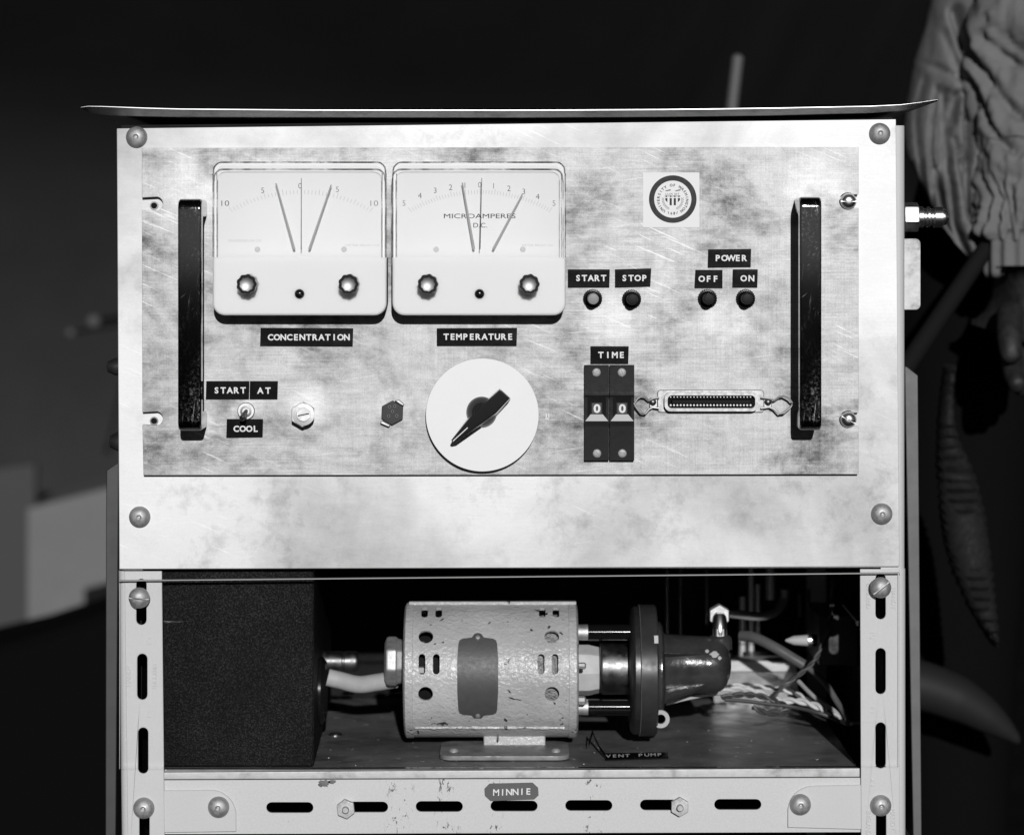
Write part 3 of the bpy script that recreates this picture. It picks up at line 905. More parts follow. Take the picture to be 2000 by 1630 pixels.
def meter(x0, y0, x1, y1, ysplit, label, numerals, ticks, hands, words, knobs, zero, dscrews):
    mt = finish(bpy.data.objects.new("panel_meter", None), None, panel, W((x0 + x1) / 2, y1, dp), label=label)
    rc = 24
    dl = dp - 0.010                                                   # dial depth
    # white lower cover
    lp = [(x0, ysplit), (x1, ysplit)] + [(x1 - rc + rc * math.cos(R(a)), y1 - rc + rc * math.sin(R(a))) for a in range(0, 91, 15)] + \
         [(x0 + rc + rc * math.cos(R(a)), y1 - rc + rc * math.sin(R(a))) for a in range(90, 181, 15)]
    zs_l = XZ(0, ysplit, dm)[1]
    b = B(); b.prism(PX(lp, dm), dm, dm + 0.011); b.bevel(0.0022, 3, 40, keep=lambda e: all(abs(v.co.z - zs_l) < 1e-5 for v in e.verts))
    mk("lower_cover", b, M['white_cover'], mt)
    b = B(); b.prism(PX([(x, min(y, y1 - 1.5)) for x, y in lp], dm), dm + 0.0112, dp - 0.0002)
    mk("meter_base", b, M['dark_plastic'], mt)
    # dial card and back case
    b = B(); b.prism(PX([(x0 + 2 + 20 * (1 + math.cos(R(a))), y0 + 2 + 20 * (1 + math.sin(R(a)))) for a in range(180, 271, 15)] + [(x1 - 2 - 20 * (1 - math.cos(R(a))), y0 + 2 + 20 * (1 + math.sin(R(a)))) for a in range(270, 361, 15)] + [(x1 - 2, ysplit + 6), (x0 + 2, ysplit + 6)], dl), dl, dp - 0.0004)
    dial = mk("dial_card", b, M['dial_white'], mt, smooth=0)
    # clear window: front pane and rim
    out = [(x0 + rc + rc * math.cos(R(a)), y0 + rc + rc * math.sin(R(a))) for a in range(180, 271, 15)] + \
          [(x1 - rc + rc * math.cos(R(a)), y0 + rc + rc * math.sin(R(a))) for a in range(270, 361, 15)] + [(x1, ysplit - 0.5), (x0, ysplit - 0.5)]
    inn = [(x0 + 8 + (rc - 8) * (1 + math.cos(R(a))), y0 + 8 + (rc - 8) * (1 + math.sin(R(a)))) for a in range(180, 271, 15)] + \
          [(x1 - 8 - (rc - 8) * (1 - math.cos(R(a))), y0 + 8 + (rc - 8) * (1 + math.sin(R(a)))) for a in range(270, 361, 15)] + [(x1 - 8, ysplit - 1.2), (x0 + 8, ysplit - 1.2)]
    b = B(); b.prism(PX(inn, dm), dm + 0.0002, dm + 0.0014)
    mk("window_pane", b, M['clear'], mt, smooth=0)
    b = B(); b.prism(PX(out, dm), dm, dp - 0.0005, holes=[PX(inn, dm)])
    mk("window_rim", b, M['clear_rim'], mt)
    # dark hairlines painted in where the clear rim's edges turn dark by refraction
    def inset(pts, e): return [(min(max(x, x0 + e), x1 - e), max(y, y0 + e)) for x, y in pts]
    q_ = inset(out, 2.2)[:14]
    b = B(); b.tube([W(x, y, dm + 0.0002) for x, y in q_], 0.00060, 6); mk("rim_hairline", b, M['rim_line'], mt, smooth=0)
    for xs_, rad in ((x0 + 1.2, 0.0005), (x0 + 8.6, 0.0003), (x1 - 1.2, 0.0005), (x1 - 8.6, 0.0003)):
        b = B(); b.tube([W(xs_, y0 + 24, dm + 0.0004), W(xs_, (y0 + ysplit) / 2, dm + 0.0004), W(xs_, ysplit - 1, dm + 0.0004)], rad, 6); mk("rim_hairline", b, M['rim_line'], mt, smooth=0)
    # printing on the dial
    b = B()
    for s, x, y, pale in numerals:
        if not pale: put_text(b, s, x, y, None if len(s) < 2 else 15, 10.5, dl, bold=-0.012, thick=0.0001)
    mk("numerals", b, M['ink'], mt, smooth=0, kind="stuff")
    b = B()
    for s, x, y, pale in numerals:
        if pale: put_text(b, s, x, y, None if len(s) < 2 else 15, 10.5, dl, bold=-0.01, thick=0.0001)
    if b.bm.verts: mk("faded_numerals", b, M['ink_mid'], mt, smooth=0, kind="stuff")
    else: b.bm.free()
    tx, ty, tr, a_max, nt = ticks
    b = B()
    for i in range(nt + 1):
        t = -1 + 2 * i / nt
        a = R(a_max * t)
        p = (tx + tr * math.sin(a), ty - tr * math.cos(a))
        L = 11 if i % 5 == 0 else 8
        u = (math.sin(a * 1.25), -math.cos(a * 1.25))
        w = 0.55
        b.prism(PX([(p[0] - w, p[1]), (p[0] + w, p[1]), (p[0] + w + u[0] * L, p[1] + u[1] * L), (p[0] - w + u[0] * L, p[1] + u[1] * L)], dl), dl - 0.00008, dl)
    mk("scale_marks", b, M['ink_pale'], mt, smooth=0, kind="stuff")
    b = B(); bp = B()
    for s, x, y, w, h, pale in words:
        put_text(bp if pale else b, s, x, y, w, h, dl, thick=0.0001)
    if b.bm.verts: mk("dial_lettering", b, M['ink'], mt, smooth=0, kind="stuff")
    else: b.bm.free()
    for x, y in dscrews:
        bp.lathe([(5.5 * kD(dl), 0), (5 * kD(dl), -0.0006), (0, -0.0008)], W(x, y, dl), 'Y', 16)
    mk("faint_lettering", bp, M['ink_pale'], mt, smooth=0, kind="stuff")
    # pointer and set hands
    for (xb, yb), (xt, yt), w, m_, nm, dd in hands:
        dx, dy = xt - xb, yt - yb
        L = math.hypot(dx, dy)
        nx, ny = -dy / L, dx / L
        b = B()
        b.prism(PX([(xb + nx * w, yb + ny * w), (xt + nx * w * 0.6, yt + ny * w * 0.6), (xt - nx * w * 0.6, yt - ny * w * 0.6), (xb - nx * w, yb - ny * w)], dd), dd - 0.0004, dd)
        mk(nm, b, M[m_], mt, smooth=0)
    for x, y in knobs: terminal_knob(mt, x, y)
    put("zero_screw", zs, mt, W(zero[0], zero[1], dm), rot=(0, R(zero[2]), 0))
    return mt
M['clear_rim'] = clear("clear_styrene_rim", tint=1.0, gloss=-0.025, dark=0.0)
def rimline():
    t = NT("dark_rim_edge")
    t.t.nodes.remove(t.p)
    out = [n for n in t.t.nodes if n.type == 'OUTPUT_MATERIAL'][0]
    tr = t.n("ShaderNodeBsdfTransparent"); df = t.n("ShaderNodeBsdfDiffuse"); df.inputs[0].default_value = (0.06, 0.06, 0.06, 1)
    mx = t.n("ShaderNodeMixShader")
    t.l(t.ramp(t.noise(38, 5, 0.75), 0.40, 0.62, 0.12, 0.9), mx.inputs[0])
    t.l(tr.outputs[0], mx.inputs[1]); t.l(df.outputs[0], mx.inputs[2]); t.l(mx.outputs[0], out.inputs[0])
    return t.m
M['rim_line'] = rimline()
dh = dp - 0.016
meter(415, 315, 755, 616, 503, "left panel meter marked 10 to 10, above the CONCENTRATION label",
      [("10", 440, 397, 0), ("5", 513, 372, 0), ("0", 586, 363, 0), ("5", 659, 370, 1), ("10", 731, 397, 1)],
      (588, 651, 272, 29.5, 40),
      [((575, 487), (539, 358), 2.3, 'hand_grey', "set_hand", dh), ((604, 487), (647, 361), 2.3, 'hand_grey', "set_hand", dh), ((588.3, 487), (588.6, 348), 0.8, 'ink', "pointer", dh - 0.003)],
      [("FS=50/0/50 UA DC", 479, 470, 66, 5, 1), ("METER RELAY CO", 708, 479, 66, 4, 1)],
      [(481.5, 555), (680.5, 555)], (585, 574, 25), [(503, 487), (672, 487)])
meter(766, 315, 1105, 616, 503, "right panel meter marked MICROAMPERES D.C., above the TEMPERATURE label",
      [("5", 789, 397, 1), ("4", 820, 382, 0), ("3", 850, 372, 0), ("2", 880, 366, 0), ("1", 908, 362, 0), ("0", 937, 361, 1), ("1", 964, 363, 1), ("2", 994, 368, 0), ("3", 1023, 374, 0), ("4", 1050, 384, 0), ("5", 1082, 397, 1)],
      (938, 651, 272, 29.5, 50),
      [((926, 487), (903, 357), 2.3, 'hand_grey', "set_hand", dh), ((963, 487), (1021, 378), 2.3, 'hand_grey', "set_hand", dh), ((937.6, 487), (941, 348), 0.8, 'ink', "pointer", dh - 0.003)],
      [("MICROAMPERES", 937, 422, 140, 9, 0), ("D.C.", 938, 440, 27, 9, 0), ("METER RELAY CO", 1050, 479, 60, 4, 1)],
      [(835.5, 555), (1034, 555)], (936.5, 574, 5), [(852, 487), (1021, 487)])

# embossed label tapes
def tape(quad, words, what, skew=0):
    b = B(); b.prism(PX(quad, dp), dp - 0.0006, dp - 0.00003)
    b.bevel(0.0002, 1)
    o = mk("label_tape", b, M['tape'], panel, smooth=0, label="black label tape reading " + what)
    b = B()
    for s, cx, cy, w in words:
        n = len(s)
        for i, c in enumerate(s):
            if n > 1: x = cx - w / 2 + 4 + (w - 8) * i / (n - 1)
            else: x = cx
            put_text(b, c, x, cy + skew * (i - n / 2), None, 12.3, dp - 0.0006, bold=0.034, rot=random.uniform(-1.5, 1.5), thick=0.0003)
    mk("lettering", b, M['white_letter'], o, smooth=0)
tape([(1109, 526), (1191, 526), (1190, 562), (1109, 562)], [("START", 1154, 543, 58)], "START below the right meter's corner")
tape([(1201, 526), (1272, 524), (1270, 560), (1201, 562)], [("STOP", 1239, 543, 47)], "STOP")
tape([(1383, 487), (1467, 486), (1466, 522), (1382, 523)], [("POWER", 1428, 504, 60)], "POWER")
tape([(1358, 527), (1411, 527), (1411, 563), (1356, 563)], [("OFF", 1384, 544.5, 35)], "OFF")
tape([(1431, 526), (1480, 526), (1479, 562), (1430, 562)], [("ON", 1460, 543.5, 23)], "ON")
tape([(509, 640), (690, 641), (689, 677), (508, 676)], [("CONCENTRATION", 603, 658.5, 157)], "CONCENTRATION")
tape([(853, 641), (1010, 640), (1009, 676), (853, 676)], [("TEMPERATURE", 934, 657.5, 133)], "TEMPERATURE")
tape([(1153, 676), (1228, 676), (1227, 711), (1153, 711)], [("TIME", 1194, 693, 49)], "TIME")
tape([(403, 744), (487.3, 744), (486.5, 780), (402, 780)], [("START", 449, 762, 60)], "START above the toggle switch")
tape([(488.3, 744), (543, 744), (542, 780), (487.5, 780)], [("AT", 516, 762.5, 23)], "AT")
tape([(443, 818), (514, 818), (513, 854), (442, 855)], [("COOL", 480.5, 837, 46)], "COOL")

# push buttons
def button(px, py, cap, label):
    k = K(dp)
    t = finish(bpy.data.objects.new("push_button", None), None, panel, W(px, py, dp), label=label)
    b = B()
    n = 96
    b.lathe([(18.5 * k, 0), (18.5 * k, -0.0022), (17.5 * k, -0.0028), (14.5 * k, -0.0030), (13.5 * k, -0.0042), (12.5 * k, -0.0044), (11.6 * k, -0.0034), (11.6 * k, -0.001)], W(px, py, dp), 'Y', n, lambda a: 1 + 0.022 * (1 if int(a / (2 * math.pi) * n + 0.5) % 4 < 2 else -1))
    mk("knurled_collar", b, M['black_plastic'], t, smooth=25)
    b = B()
    b.lathe([(11.4 * k, 0), (11 * k, -0.0150), (10.4 * k, -0.0160), (9 * k, -0.0163), (0, -0.0163)], W(px, py, dp), 'Y', 32)
    mk("plunger", b, M[cap], t)
button(1157.5, 583, 'button_grey', "push button with a grey cap under START")
button(1233.5, 584, 'button_black', "black push button under STOP")
button(1381.5, 583, 'button_black', "black push button under OFF")
button(1456, 583, 'button_black', "black push button under ON")

# seal sticker
b = B(); b.prism(PX([(1256, 337), (1366, 337), (1366, 444), (1256, 444)], dp), dp - 0.00025, dp - 0.00003)
st = mk("seal_sticker", b, M['white'], panel, smooth=0, label="square white sticker with a dark ringed university seal")
ds = dp - 0.00025
b = B(); b.prism(PX(ring(1314, 389, 46.5, 64), ds), ds - 0.00008, ds, holes=[PX(ring(1314, 389, 36.3, 64), ds)])
mk("seal_ring", b, plain("seal_ink", 0.035, 0.6, spec=0.2, var=0.15, vscale=120), st, smooth=0)
b = B()
s = "UNIVERSITY OF WASHINGTON"
for i, c in enumerate(s):
    if c == ' ': continue
    a = -142 + 284 * i / (len(s) - 1)
    put_text(b, c, 1314 + 28.2 * math.sin(R(a)), 390 - 28.2 * math.cos(R(a)), None, 5.4, ds, rot=-a, thick=0.00008, bold=0.03)
for i, c in enumerate("1861"):
    a = 18 - 12 * i
    put_text(b, c, 1314 + 26.8 * math.sin(R(180 - a)), 390 - 26.8 * math.cos(R(180 - a)), None, 5.4, ds, rot=-a, thick=0.00008, bold=0.03)
put_text(b, "LUX SIT", 1313.5, 379, 27, 3.6, ds, thick=0.00008)
mk("seal_lettering", b, M['ink'], st, smooth=0, kind="stuff")
b = B()
for i, (x, y1) in enumerate(((1301.5, 395), (1310, 401), (1318, 401), (1326, 395))):
    b.prism(PX([(x - 2.1, 387), (x + 2.1, 387), (x + 2.1, y1 if i in (1, 2) else (y1 - 4 if i == 3 else y1)), (x - 2.1, y1 if i != 0 else y1 - 4)][::-1], ds), ds - 0.00008, ds)
    b.prism(PX(ring(x, 383.5, 1.7, 10), ds), ds - 0.00008, ds)
b.prism(PX([(1298, 382.6), (1329, 382.6), (1329, 383.6), (1298, 383.6)], ds), ds - 0.00006, ds)
mk("seal_shield", b, M['ink'], st, smooth=0, kind="stuff")
b = B()
for sgn in (-1, 1):
    for i in range(9):
        a = R(20 + i * 9)
        c = (1314 + sgn * 19 * math.sin(a), 390 + 19 * math.cos(a))
        t = math.atan2(-math.sin(a), sgn * math.cos(a))
        for e in (-0.6, 0.6):
            u = (math.cos(t + e), math.sin(t + e))
            b.prism(PX([c, (c[0] + u[0] * 2.2 - u[1] * 0.7, c[1] + u[1] * 2.2 + u[0] * 0.7), (c[0] + u[0] * 4.4, c[1] + u[1] * 4.4), (c[0] + u[0] * 2.2 + u[1] * 0.7, c[1] + u[1] * 2.2 - u[0] * 0.7)], ds), ds - 0.00006, ds)
for x in (1305, 1324):
    b.prism(PX([(x - 6, 372.5), (x + 4, 369.5), (x + 6, 372), (x - 4, 374)], ds), ds - 0.00005, ds)
mk("seal_wreath", b, M['ink_mid'], st, smooth=0, kind="stuff")

# toggle switch
k = K(dp)
tg = finish(bpy.data.objects.new("toggle_switch", None), None, panel, W(481, 803, dp), label="small toggle switch with its lever down, above COOL")
b = B(); b.lathe([(17 * k, 0), (17 * k, -0.0018), (15.5 * k, -0.0024), (11 * k, -0.0024), (11 * k, -0.0042), (8 * k, -0.0046), (7 * k, -0.003), (0, -0.003)], W(481, 802, dp), 'Y', 36)
mk("ring_nut", b, M['nickel'], tg)
b = B(); p0 = W(481, 802, dp - 0.003)
b.tube([p0, p0 + Vector((-0.0006, -0.005, -0.0016)), p0 + Vector((-0.0012, -0.010, -0.0034)), p0 + Vector((-0.0015, -0.0125, -0.0043)), p0 + Vector((-0.0016, -0.0135, -0.0047))], [0.0012, 0.0015, 0.0021, 0.0021, 0.0012], 16)
mk("lever", b, M['dark_steel'], tg)

# terminal nut with slotted shaft
tn = finish(bpy.data.objects.new("shaft_lock", None), None, panel, W(593, 811, dp), label="hexagonal lock nut around a slotted shaft")
b = B()
r = 24.5 * K(dp - 0.012)
c = W(593, 808, dp)
hexpts = [(c.x + r * math.sin(R(60 * i)), c.z + r * math.cos(R(60 * i))) for i in range(6)]
b.prism(hexpts[::-1], dp - 0.0128, dp); b.bevel(0.0009, 2)
mk("hex_nut", b, M['nickel'], tn)
b = B(); b.lathe([(21 * k, 0), (21 * k, -0.0009), (14 * k, -0.0012), (13.5 * k, -0.0004), (12.5 * k, -0.0004), (12.5 * k, -0.0016), (0, -0.0016)], W(593, 809.5, dp - 0.0128), 'Y', 32)
mk("washer_face", b, M['nickel'], tn)
b = B(); q = W(592.5, 810, dp - 0.0143)
b.prism([(q.x - 11 * k, q.z - 3 * k), (q.x + 11 * k, q.z + 1.5 * k), (q.x + 11 * k, q.z + 3.7 * k), (q.x - 11 * k, q.z - 0.8 * k)], q.y - 0.0002, q.y + 0.0003)
mk("shaft_slot", b, M['void'], tn)

# hexagonal five-pin socket
so = finish(bpy.data.objects.new("pin_socket", None), None, panel, W(766, 805, dp), label="dark hexagonal five hole socket with two pale clips")
b = B()
c = W(766, 805, dp - 0.004)
pts = PX([(766 + 24 * math.sin(R(60 * i + 2)), 806 - 24 * math.cos(R(60 * i + 2))) for i in range(6)], dp - 0.004)
b.prism(pts, dp - 0.004, dp); b.bevel(0.0007, 2)
mk("socket_body", b, M['socket'], so)
for x, y in ((761, 794), (771, 793), (766.5, 803), (759, 812), (775, 811.5)):
    b = B(); b.lathe([(3.0 * k, 0), (2.9 * k, -0.0004), (1.7 * k, -0.0004), (1.7 * k, 0.0004), (0, 0.0004)], W(x, y, dp - 0.004), 'Y', 14)
    mk("pin_hole", b, M['pin_ring'], so)
for pts in ([(771, 781), (780, 780), (790, 788), (788, 792), (781, 788)], [(743, 823), (748, 821), (763, 829), (760, 833), (744, 826)]):
    b = B(); b.prism(PX(pts, dp), dp - 0.005, dp - 0.0002); b.bevel(0.0004, 1)
    mk("spring_clip", b, M['nickel'], so)

# temperature dial
dl = finish(bpy.data.objects.new("selector_dial", None), None, panel, W(942, 920, dp), label="large white dial with a black pointer knob aimed lower left")
dd = dp - 0.0095
b = B(); b.lathe([(110.5 * K(dd), 0.0007), (110 * K(dd), 0), (0, 0)], W(942, 810, dd), 'Y', 96)
b.lathe([(110.5 * K(dd), 0.0007), (110.5 * K(dd), 0.002), (0, 0.002)], W(942, 810, dd), 'Y', 96)
mk("white_disc", b, M['disc_white'], dl, smooth=40)
b = B(); b.lathe([(30 * k, 0), (30 * k, 0.0075), (0, 0.0075)], W(942, 809, dd + 0.002), 'Y', 40); mk("hub", b, M['sheet_al'], dl)
b = B()
kk = K(dd)
b.lathe([(29 * kk, 0), (30 * kk, -0.0015), (26 * kk, -0.005), (19 * kk, -0.0085), (0, -0.0085)], W(941, 804, dd), 'Y', 48)
mk("knob_skirt", b, M['black_plastic'], dl)
b = B()
dk = dd - 0.017
front = PX([(880.5, 860), (884, 863), (893, 861), (938, 829), (968, 807), (996, 777), (977, 760), (946, 787), (915, 818)], dk)
base = [XZ(x, y, dd - 0.003) for x, y in [(885, 856), (889, 859), (898, 857), (945, 829), (972, 808), (998, 778), (976, 758), (944, 787), (914, 816)]]
b.prism(front, dk, dd - 0.003, taper=base)
b.bevel(0.0012, 3, 30)
mk("pointer_knob", b, M['black_plastic'], dl)
b = B()
b.prism(PX([(884, 860.5), (913, 834), (914, 835.5), (885, 862)], dk), dk - 0.0001, dk); mk("pointer_line", b, M['white_letter'], dl, smooth=0)

# thumbwheel switches
def thumbwheel(x0, x1, rots, label):
    t = finish(bpy.data.objects.new("thumbwheel_switch", None), None, panel, W((x0 + x1) / 2, 899, dp), label=label)
    d0 = dp - 0.006
    y0, y1 = 713, 899
    xc = (x0 + x1) / 2
    b = B()
    # body as a lengthwise profile: flat ends, dipping towards the window
    rows = [(y0, d0), (764, d0), (772, d0 - 0.0010), (775, d0 + 0.0004), (786, d0 + 0.0030), (808, d0 + 0.0030), (823, d0 + 0.0004), (827, d0 - 0.0008), (834, d0), (y1, d0)]
    vv, ff = [], []
    for y, d in rows:
        z = XZ(0, y, d0)[1]
        for fx, dx in ((0, 0), (0.12, 0), (0.26, 1), (0.74, 1), (0.88, 0), (1, 0)):
            xx = XZ(x0 + 0.7 + (x1 - x0 - 1.4) * fx, 0, d0)[0]
            dz = d if dx else (d if d <= d0 else d0 + (d - d0) * 0.12)
            vv.append((xx, dz, z))
    n = 6
    for i in range(len(rows) - 1):
        for j in range(n - 1):
            ff.append([i * n + j, i * n + j + 1, (i + 1) * n + j + 1, (i + 1) * n + j])
    m = len(vv)
    per = [j for j in range(n)] + [i * n + n - 1 for i in range(1, len(rows))] + [(len(rows) - 1) * n + j for j in range(n - 2, -1, -1)] + [i * n for i in range(len(rows) - 2, 0, -1)]
    vv += [(vv[q][0], dp - 0.0001, vv[q][2]) for q in per]
    p = len(per)
    ff += [[per[i], per[(i + 1) % p], m + (i + 1) % p, m + i] for i in range(p)]
    b.raw(vv, ff)
    mk("switch_body", b, M['dark_plastic'], t, smooth=25)
    b = B(); b.prism(PX([(xc - 9, 787), (xc + 9, 787), (xc + 9, 807), (xc - 9, 807)], d0 + 0.0028), d0 + 0.0026, d0 + 0.0031)
    w = mk("digit_wheel", b, M['wheel_grey'], t, smooth=0)
    b = B(); put_text(b, "0", xc + 0.5, 797.5, 13.5, 17.5, d0 + 0.0026, bold=0.03, thick=0.0001); mk("lettering", b, M['white_letter'], t, smooth=0)
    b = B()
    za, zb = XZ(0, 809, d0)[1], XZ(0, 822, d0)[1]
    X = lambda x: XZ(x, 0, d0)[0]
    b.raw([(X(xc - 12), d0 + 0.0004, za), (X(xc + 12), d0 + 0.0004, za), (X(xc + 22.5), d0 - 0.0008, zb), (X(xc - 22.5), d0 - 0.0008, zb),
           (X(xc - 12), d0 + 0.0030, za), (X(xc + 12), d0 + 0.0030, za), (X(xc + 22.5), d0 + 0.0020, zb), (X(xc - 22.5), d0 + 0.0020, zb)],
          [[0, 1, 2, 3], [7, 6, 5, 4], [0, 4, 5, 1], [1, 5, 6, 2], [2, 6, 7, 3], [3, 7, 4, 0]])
    mk("pale_slope", b, M['wedge'], t, smooth=0)  # lower slope of the recess, coloured a paler grey than the body
    for i, y in enumerate((727, 885)):
        put("case_screw", small_screw, t, W(xc + (0.5 if i else -0.5), y, d0), rot=(0, R(rots[i]), 0))
M['wheel_grey'] = plain("digit_wheel_grey", 0.025, 0.5)
M['wedge'] = plain("pale_slope_grey", 0.42, 0.5)
small_screw = head_mesh(8.3 * k0, 0.0006, dimple=False, slot=True)
small_screw.materials[0] = M['screw_pale']
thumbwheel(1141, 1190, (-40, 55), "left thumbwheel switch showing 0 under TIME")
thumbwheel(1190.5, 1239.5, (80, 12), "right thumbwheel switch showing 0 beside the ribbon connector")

# ribbon connector
rc = finish(bpy.data.objects.new("ribbon_connector", None), None, panel, W(1387, 803, dp), label="long many contact ribbon connector with wire latches open at both ends")
dc = dp - 0.008
outer = rrect(1298, 766, 1481, 803, 12)
inner = rrect(1304, 772, 1475, 797, 8)
b = B(); b.prism(PX(outer, dc), dc, dp - 0.0002, holes=[PX(inner, dc)]); b.bevel(0.0008, 2, 40)
mk("connector_shell", b, M['shell'], rc)
b = B(); b.prism(PX(rrect(1284, 761, 1492, 805, 6), dp), dp - 0.0016, dp - 0.0001); b.bevel(0.0004, 1)
mk("connector_flange", b, M['shell'], rc)
b = B(); b.prism(PX(inner, dc), dp - 0.0030, dp - 0.0018); mk("connector_well", b, M['void'], rc, smooth=0)
b = B(); b.prism(PX([(1312, 780), (1468, 780), (1468, 789), (1312, 789)], dc), dc + 0.0015, dp - 0.003); b.bevel(0.0005, 1); mk("contact_tongue", b, M['black_plastic'], rc)
b = B()
for i in range(25):
    x = 1310 + i * 6.5
    for y, r_ in ((775.5, 0.0007), (791.5, 0.0010)):
        b.lathe([(r_, 0.004), (r_, 0.0006), (r_ * 0.7, 0.0001), (0, 0)], W(x, y, dc + 0.0018), 'Y', 8)
mk("contacts", b, M['contact'], rc, kind="stuff")
for sgn, xa in ((-1, 1284), (1, 1491)):
    b = B()
    def q(dx, y, d): return W(xa + sgn * dx * (1.18 if sgn > 0 else 0.92), y, d)
    b.tube([q(-4, 776, dc + 0.003), q(10, 778, dc + 0.003), q(18, 782, dc + 0.002), q(26, 775, dc + 0.001), q(34, 773, dc), q(42, 778, dc), q(49, 788, dc + 0.001), q(44, 796, dc + 0.001), q(34, 806, dc), q(26, 808, dc + 0.001),
            q(18, 799, dc + 0.002), q(10, 795, dc + 0.003), q(-4, 797, dc + 0.003)], 0.00075, 8)
    mk("wire_latch", b, M['nickel'], rc)
    b = B(); b.prism(PX(rrect(min(xa, xa + sgn * 16), 776, max(xa, xa + sgn * 16), 796, 4), dp), dp - 0.0026, dp - 0.0001); b.bevel(0.0005, 1)
    mk("latch_post", b, M['nickel'], rc)
    b = B(); b.lathe([(7 * k, 0), (6.5 * k, -0.0012), (4 * k, -0.0018), (0, -0.002)], W(xa + sgn * 9, 785, dp - 0.0026), 'Y', 20)
    mk("latch_screw", b, M['dark_steel'], rc)
b = B()
for x, y, w, h in ((1067, 812, 2.0, 9), (1072, 812, 2.0, 9), (1069, 817, 8, 2.5)):
    b.prism(PX([(x - w / 2, y - h / 2), (x + w / 2, y - h / 2), (x + w / 2, y + h / 2), (x - w / 2, y + h / 2)], dp), dp - 0.0001, dp - 0.00002)
mk("paint_mark", b, M['white'], panel, smooth=0)

# ================================================================== black box at the left of the bay
def on_floor(x, y, d): return Vector((x, d, zF))
bx = thing("equipment_box", W(470, 1503, 0.02), "large black crackle finished box filling the left of the bay", "equipment box")
d0 = 0.014
xa, xb = XZ(300, 1400, d0)[0], XZ(613, 1400, d0)[0]
zb, zt_ = zF + 0.0005, W(0, 1095, d0).z
b = B()
b.raw([(xa, d0, zb), (xb, d0, zb), (xb, d0, zt_), (xa, d0, zt_), (xa, 0.31, zb), (xb - 0.006, 0.31, zb), (xb - 0.006, 0.31, zt_), (xa, 0.31, zt_)],
      [[0, 1, 2, 3], [5, 4, 7, 6], [0, 4, 5, 1], [1, 5, 6, 2], [2, 6, 7, 3], [3, 7, 4, 0]])
b.bevel(0.003, 3)
mk("box_case", b, M['crackle'], bx)
zc = W(0, 1335, 0.13).z
b = B()
n = 40
b.lathe([(0.0235, 0), (0.0235, 0.004), (0.0205, 0.0065), (0.0175, 0.004), (0.0175, 0.001), (0, 0.001)], (xb - 0.0035, 0.10, zc), 'X', n)
mk("port_ring", b, M['black_gloss'] if 'black_gloss' in M else M['handle'], bx)
b = B()
c = W(652, 1291, 0.16)
b.lathe([(0.0075, -0.012), (0.0075, 0.006), (0.0068, 0.0066), (0.0068, 0.0076), (0.0076, 0.0082), (0.0076, 0.0155), (0.0066, 0.0175), (0.004, 0.0178), (0, 0.0178)], c, 'X', 28)
mk("port_cap", b, M['dark_steel'], bx)
b = B(); b.lathe([(0.0012, 0), (0.0012, -0.0004), (0, -0.0004)], W(533, 1483, d0), 'Y', 12); mk("screw_hole", b, M['void'], bx)

# ================================================================== motor with pump
dM = 0.100
kM = K(dM)
cz = W(0, 1308, dM).z
dfront = dM - 131 * kM
kf = K(dfront)
XM0, XM1 = XZ(786, 0, dfront)[0], XZ(1131, 0, dfront)[0]
RM = 131 * kM * 0.985
pump = thing("motor_pump", Vector(((XM0 + XM1) / 2, dM, zF)), "chipped grey electric motor with a dark pump head bolted to its right end", "motor pump")
def cyl(theta, x, r): return Vector((x, dM - r * math.cos(R(theta)), cz + r * math.sin(R(theta))))
mx = lambda px: XZ(px, 0, dfront)[0]
# shell with real holes
b = B()
b.lathe([(RM, XM0 + 0.002), (RM, XM1 - 0.002), (RM - 0.002, XM1 - 0.002), (RM - 0.002, XM0 + 0.002), (RM, XM0 + 0.002)], (0, dM, cz), 'X', 128)
bmesh.ops.remove_doubles(b.bm, verts=b.bm.verts, dist=1e-6)
me = mesh_of(b, "shell", M['hammered'], (0, 0, 0))
c = B()
def cut_round(px, th, r):
    p0, p1 = cyl(th, mx(px), RM - 0.008), cyl(th, mx(px), RM + 0.006)
    c.tube([p0, p1], r * kf, 20)
def cut_slot(px, th, hw, hh):
    ax = (cyl(th, 0, 1) - cyl(th, 0, 0)).normalized()
    up = Vector((1, 0, 0)).cross(ax)
    vs = []
    lp = slot_v(0, -hh, hh, hw, 6)
    for r in (RM - 0.008, RM + 0.006):
        for (x, y) in lp: vs.append(cyl(th, mx(px) + x * kf, r) + up * (-y * kf))
    m = len(lp)
    c.raw(vs, [list(range(m)), list(range(2 * m - 1, m - 1, -1))] + [[i, (i + 1) % m, (i + 1) % m + m, i + m] for i in range(m)])
for px in (831, 1078):
    cut_round(px, 37.5, 14.5); cut_round(px, -12.5, 14.5)
for px in (824, 852, 1057, 1084):
    cut_slot(px, 13, 6.6, 20); cut_slot(px + 3, 68, 6.6, 20)
bmesh.ops.recalc_face_normals(c.bm, faces=c.bm.faces)
cm = bpy.data.meshes.new("cut"); c.bm.to_mesh(cm); c.bm.free()
co = bpy.data.objects.new("cut", cm); col.objects.link(co)
me2 = evaluated(me, [('BOOLEAN', dict(object=co, operation='DIFFERENCE', solver='EXACT'))])
bpy.data.objects.remove(co)
me2.polygons.foreach_set("use_smooth", [True] * len(me2.polygons)); me2.set_sharp_from_angle(angle=R(30))
me2.name = "motor_shell"
o = put("motor_shell", me2, pump, (0, 0, 0))
b = B()
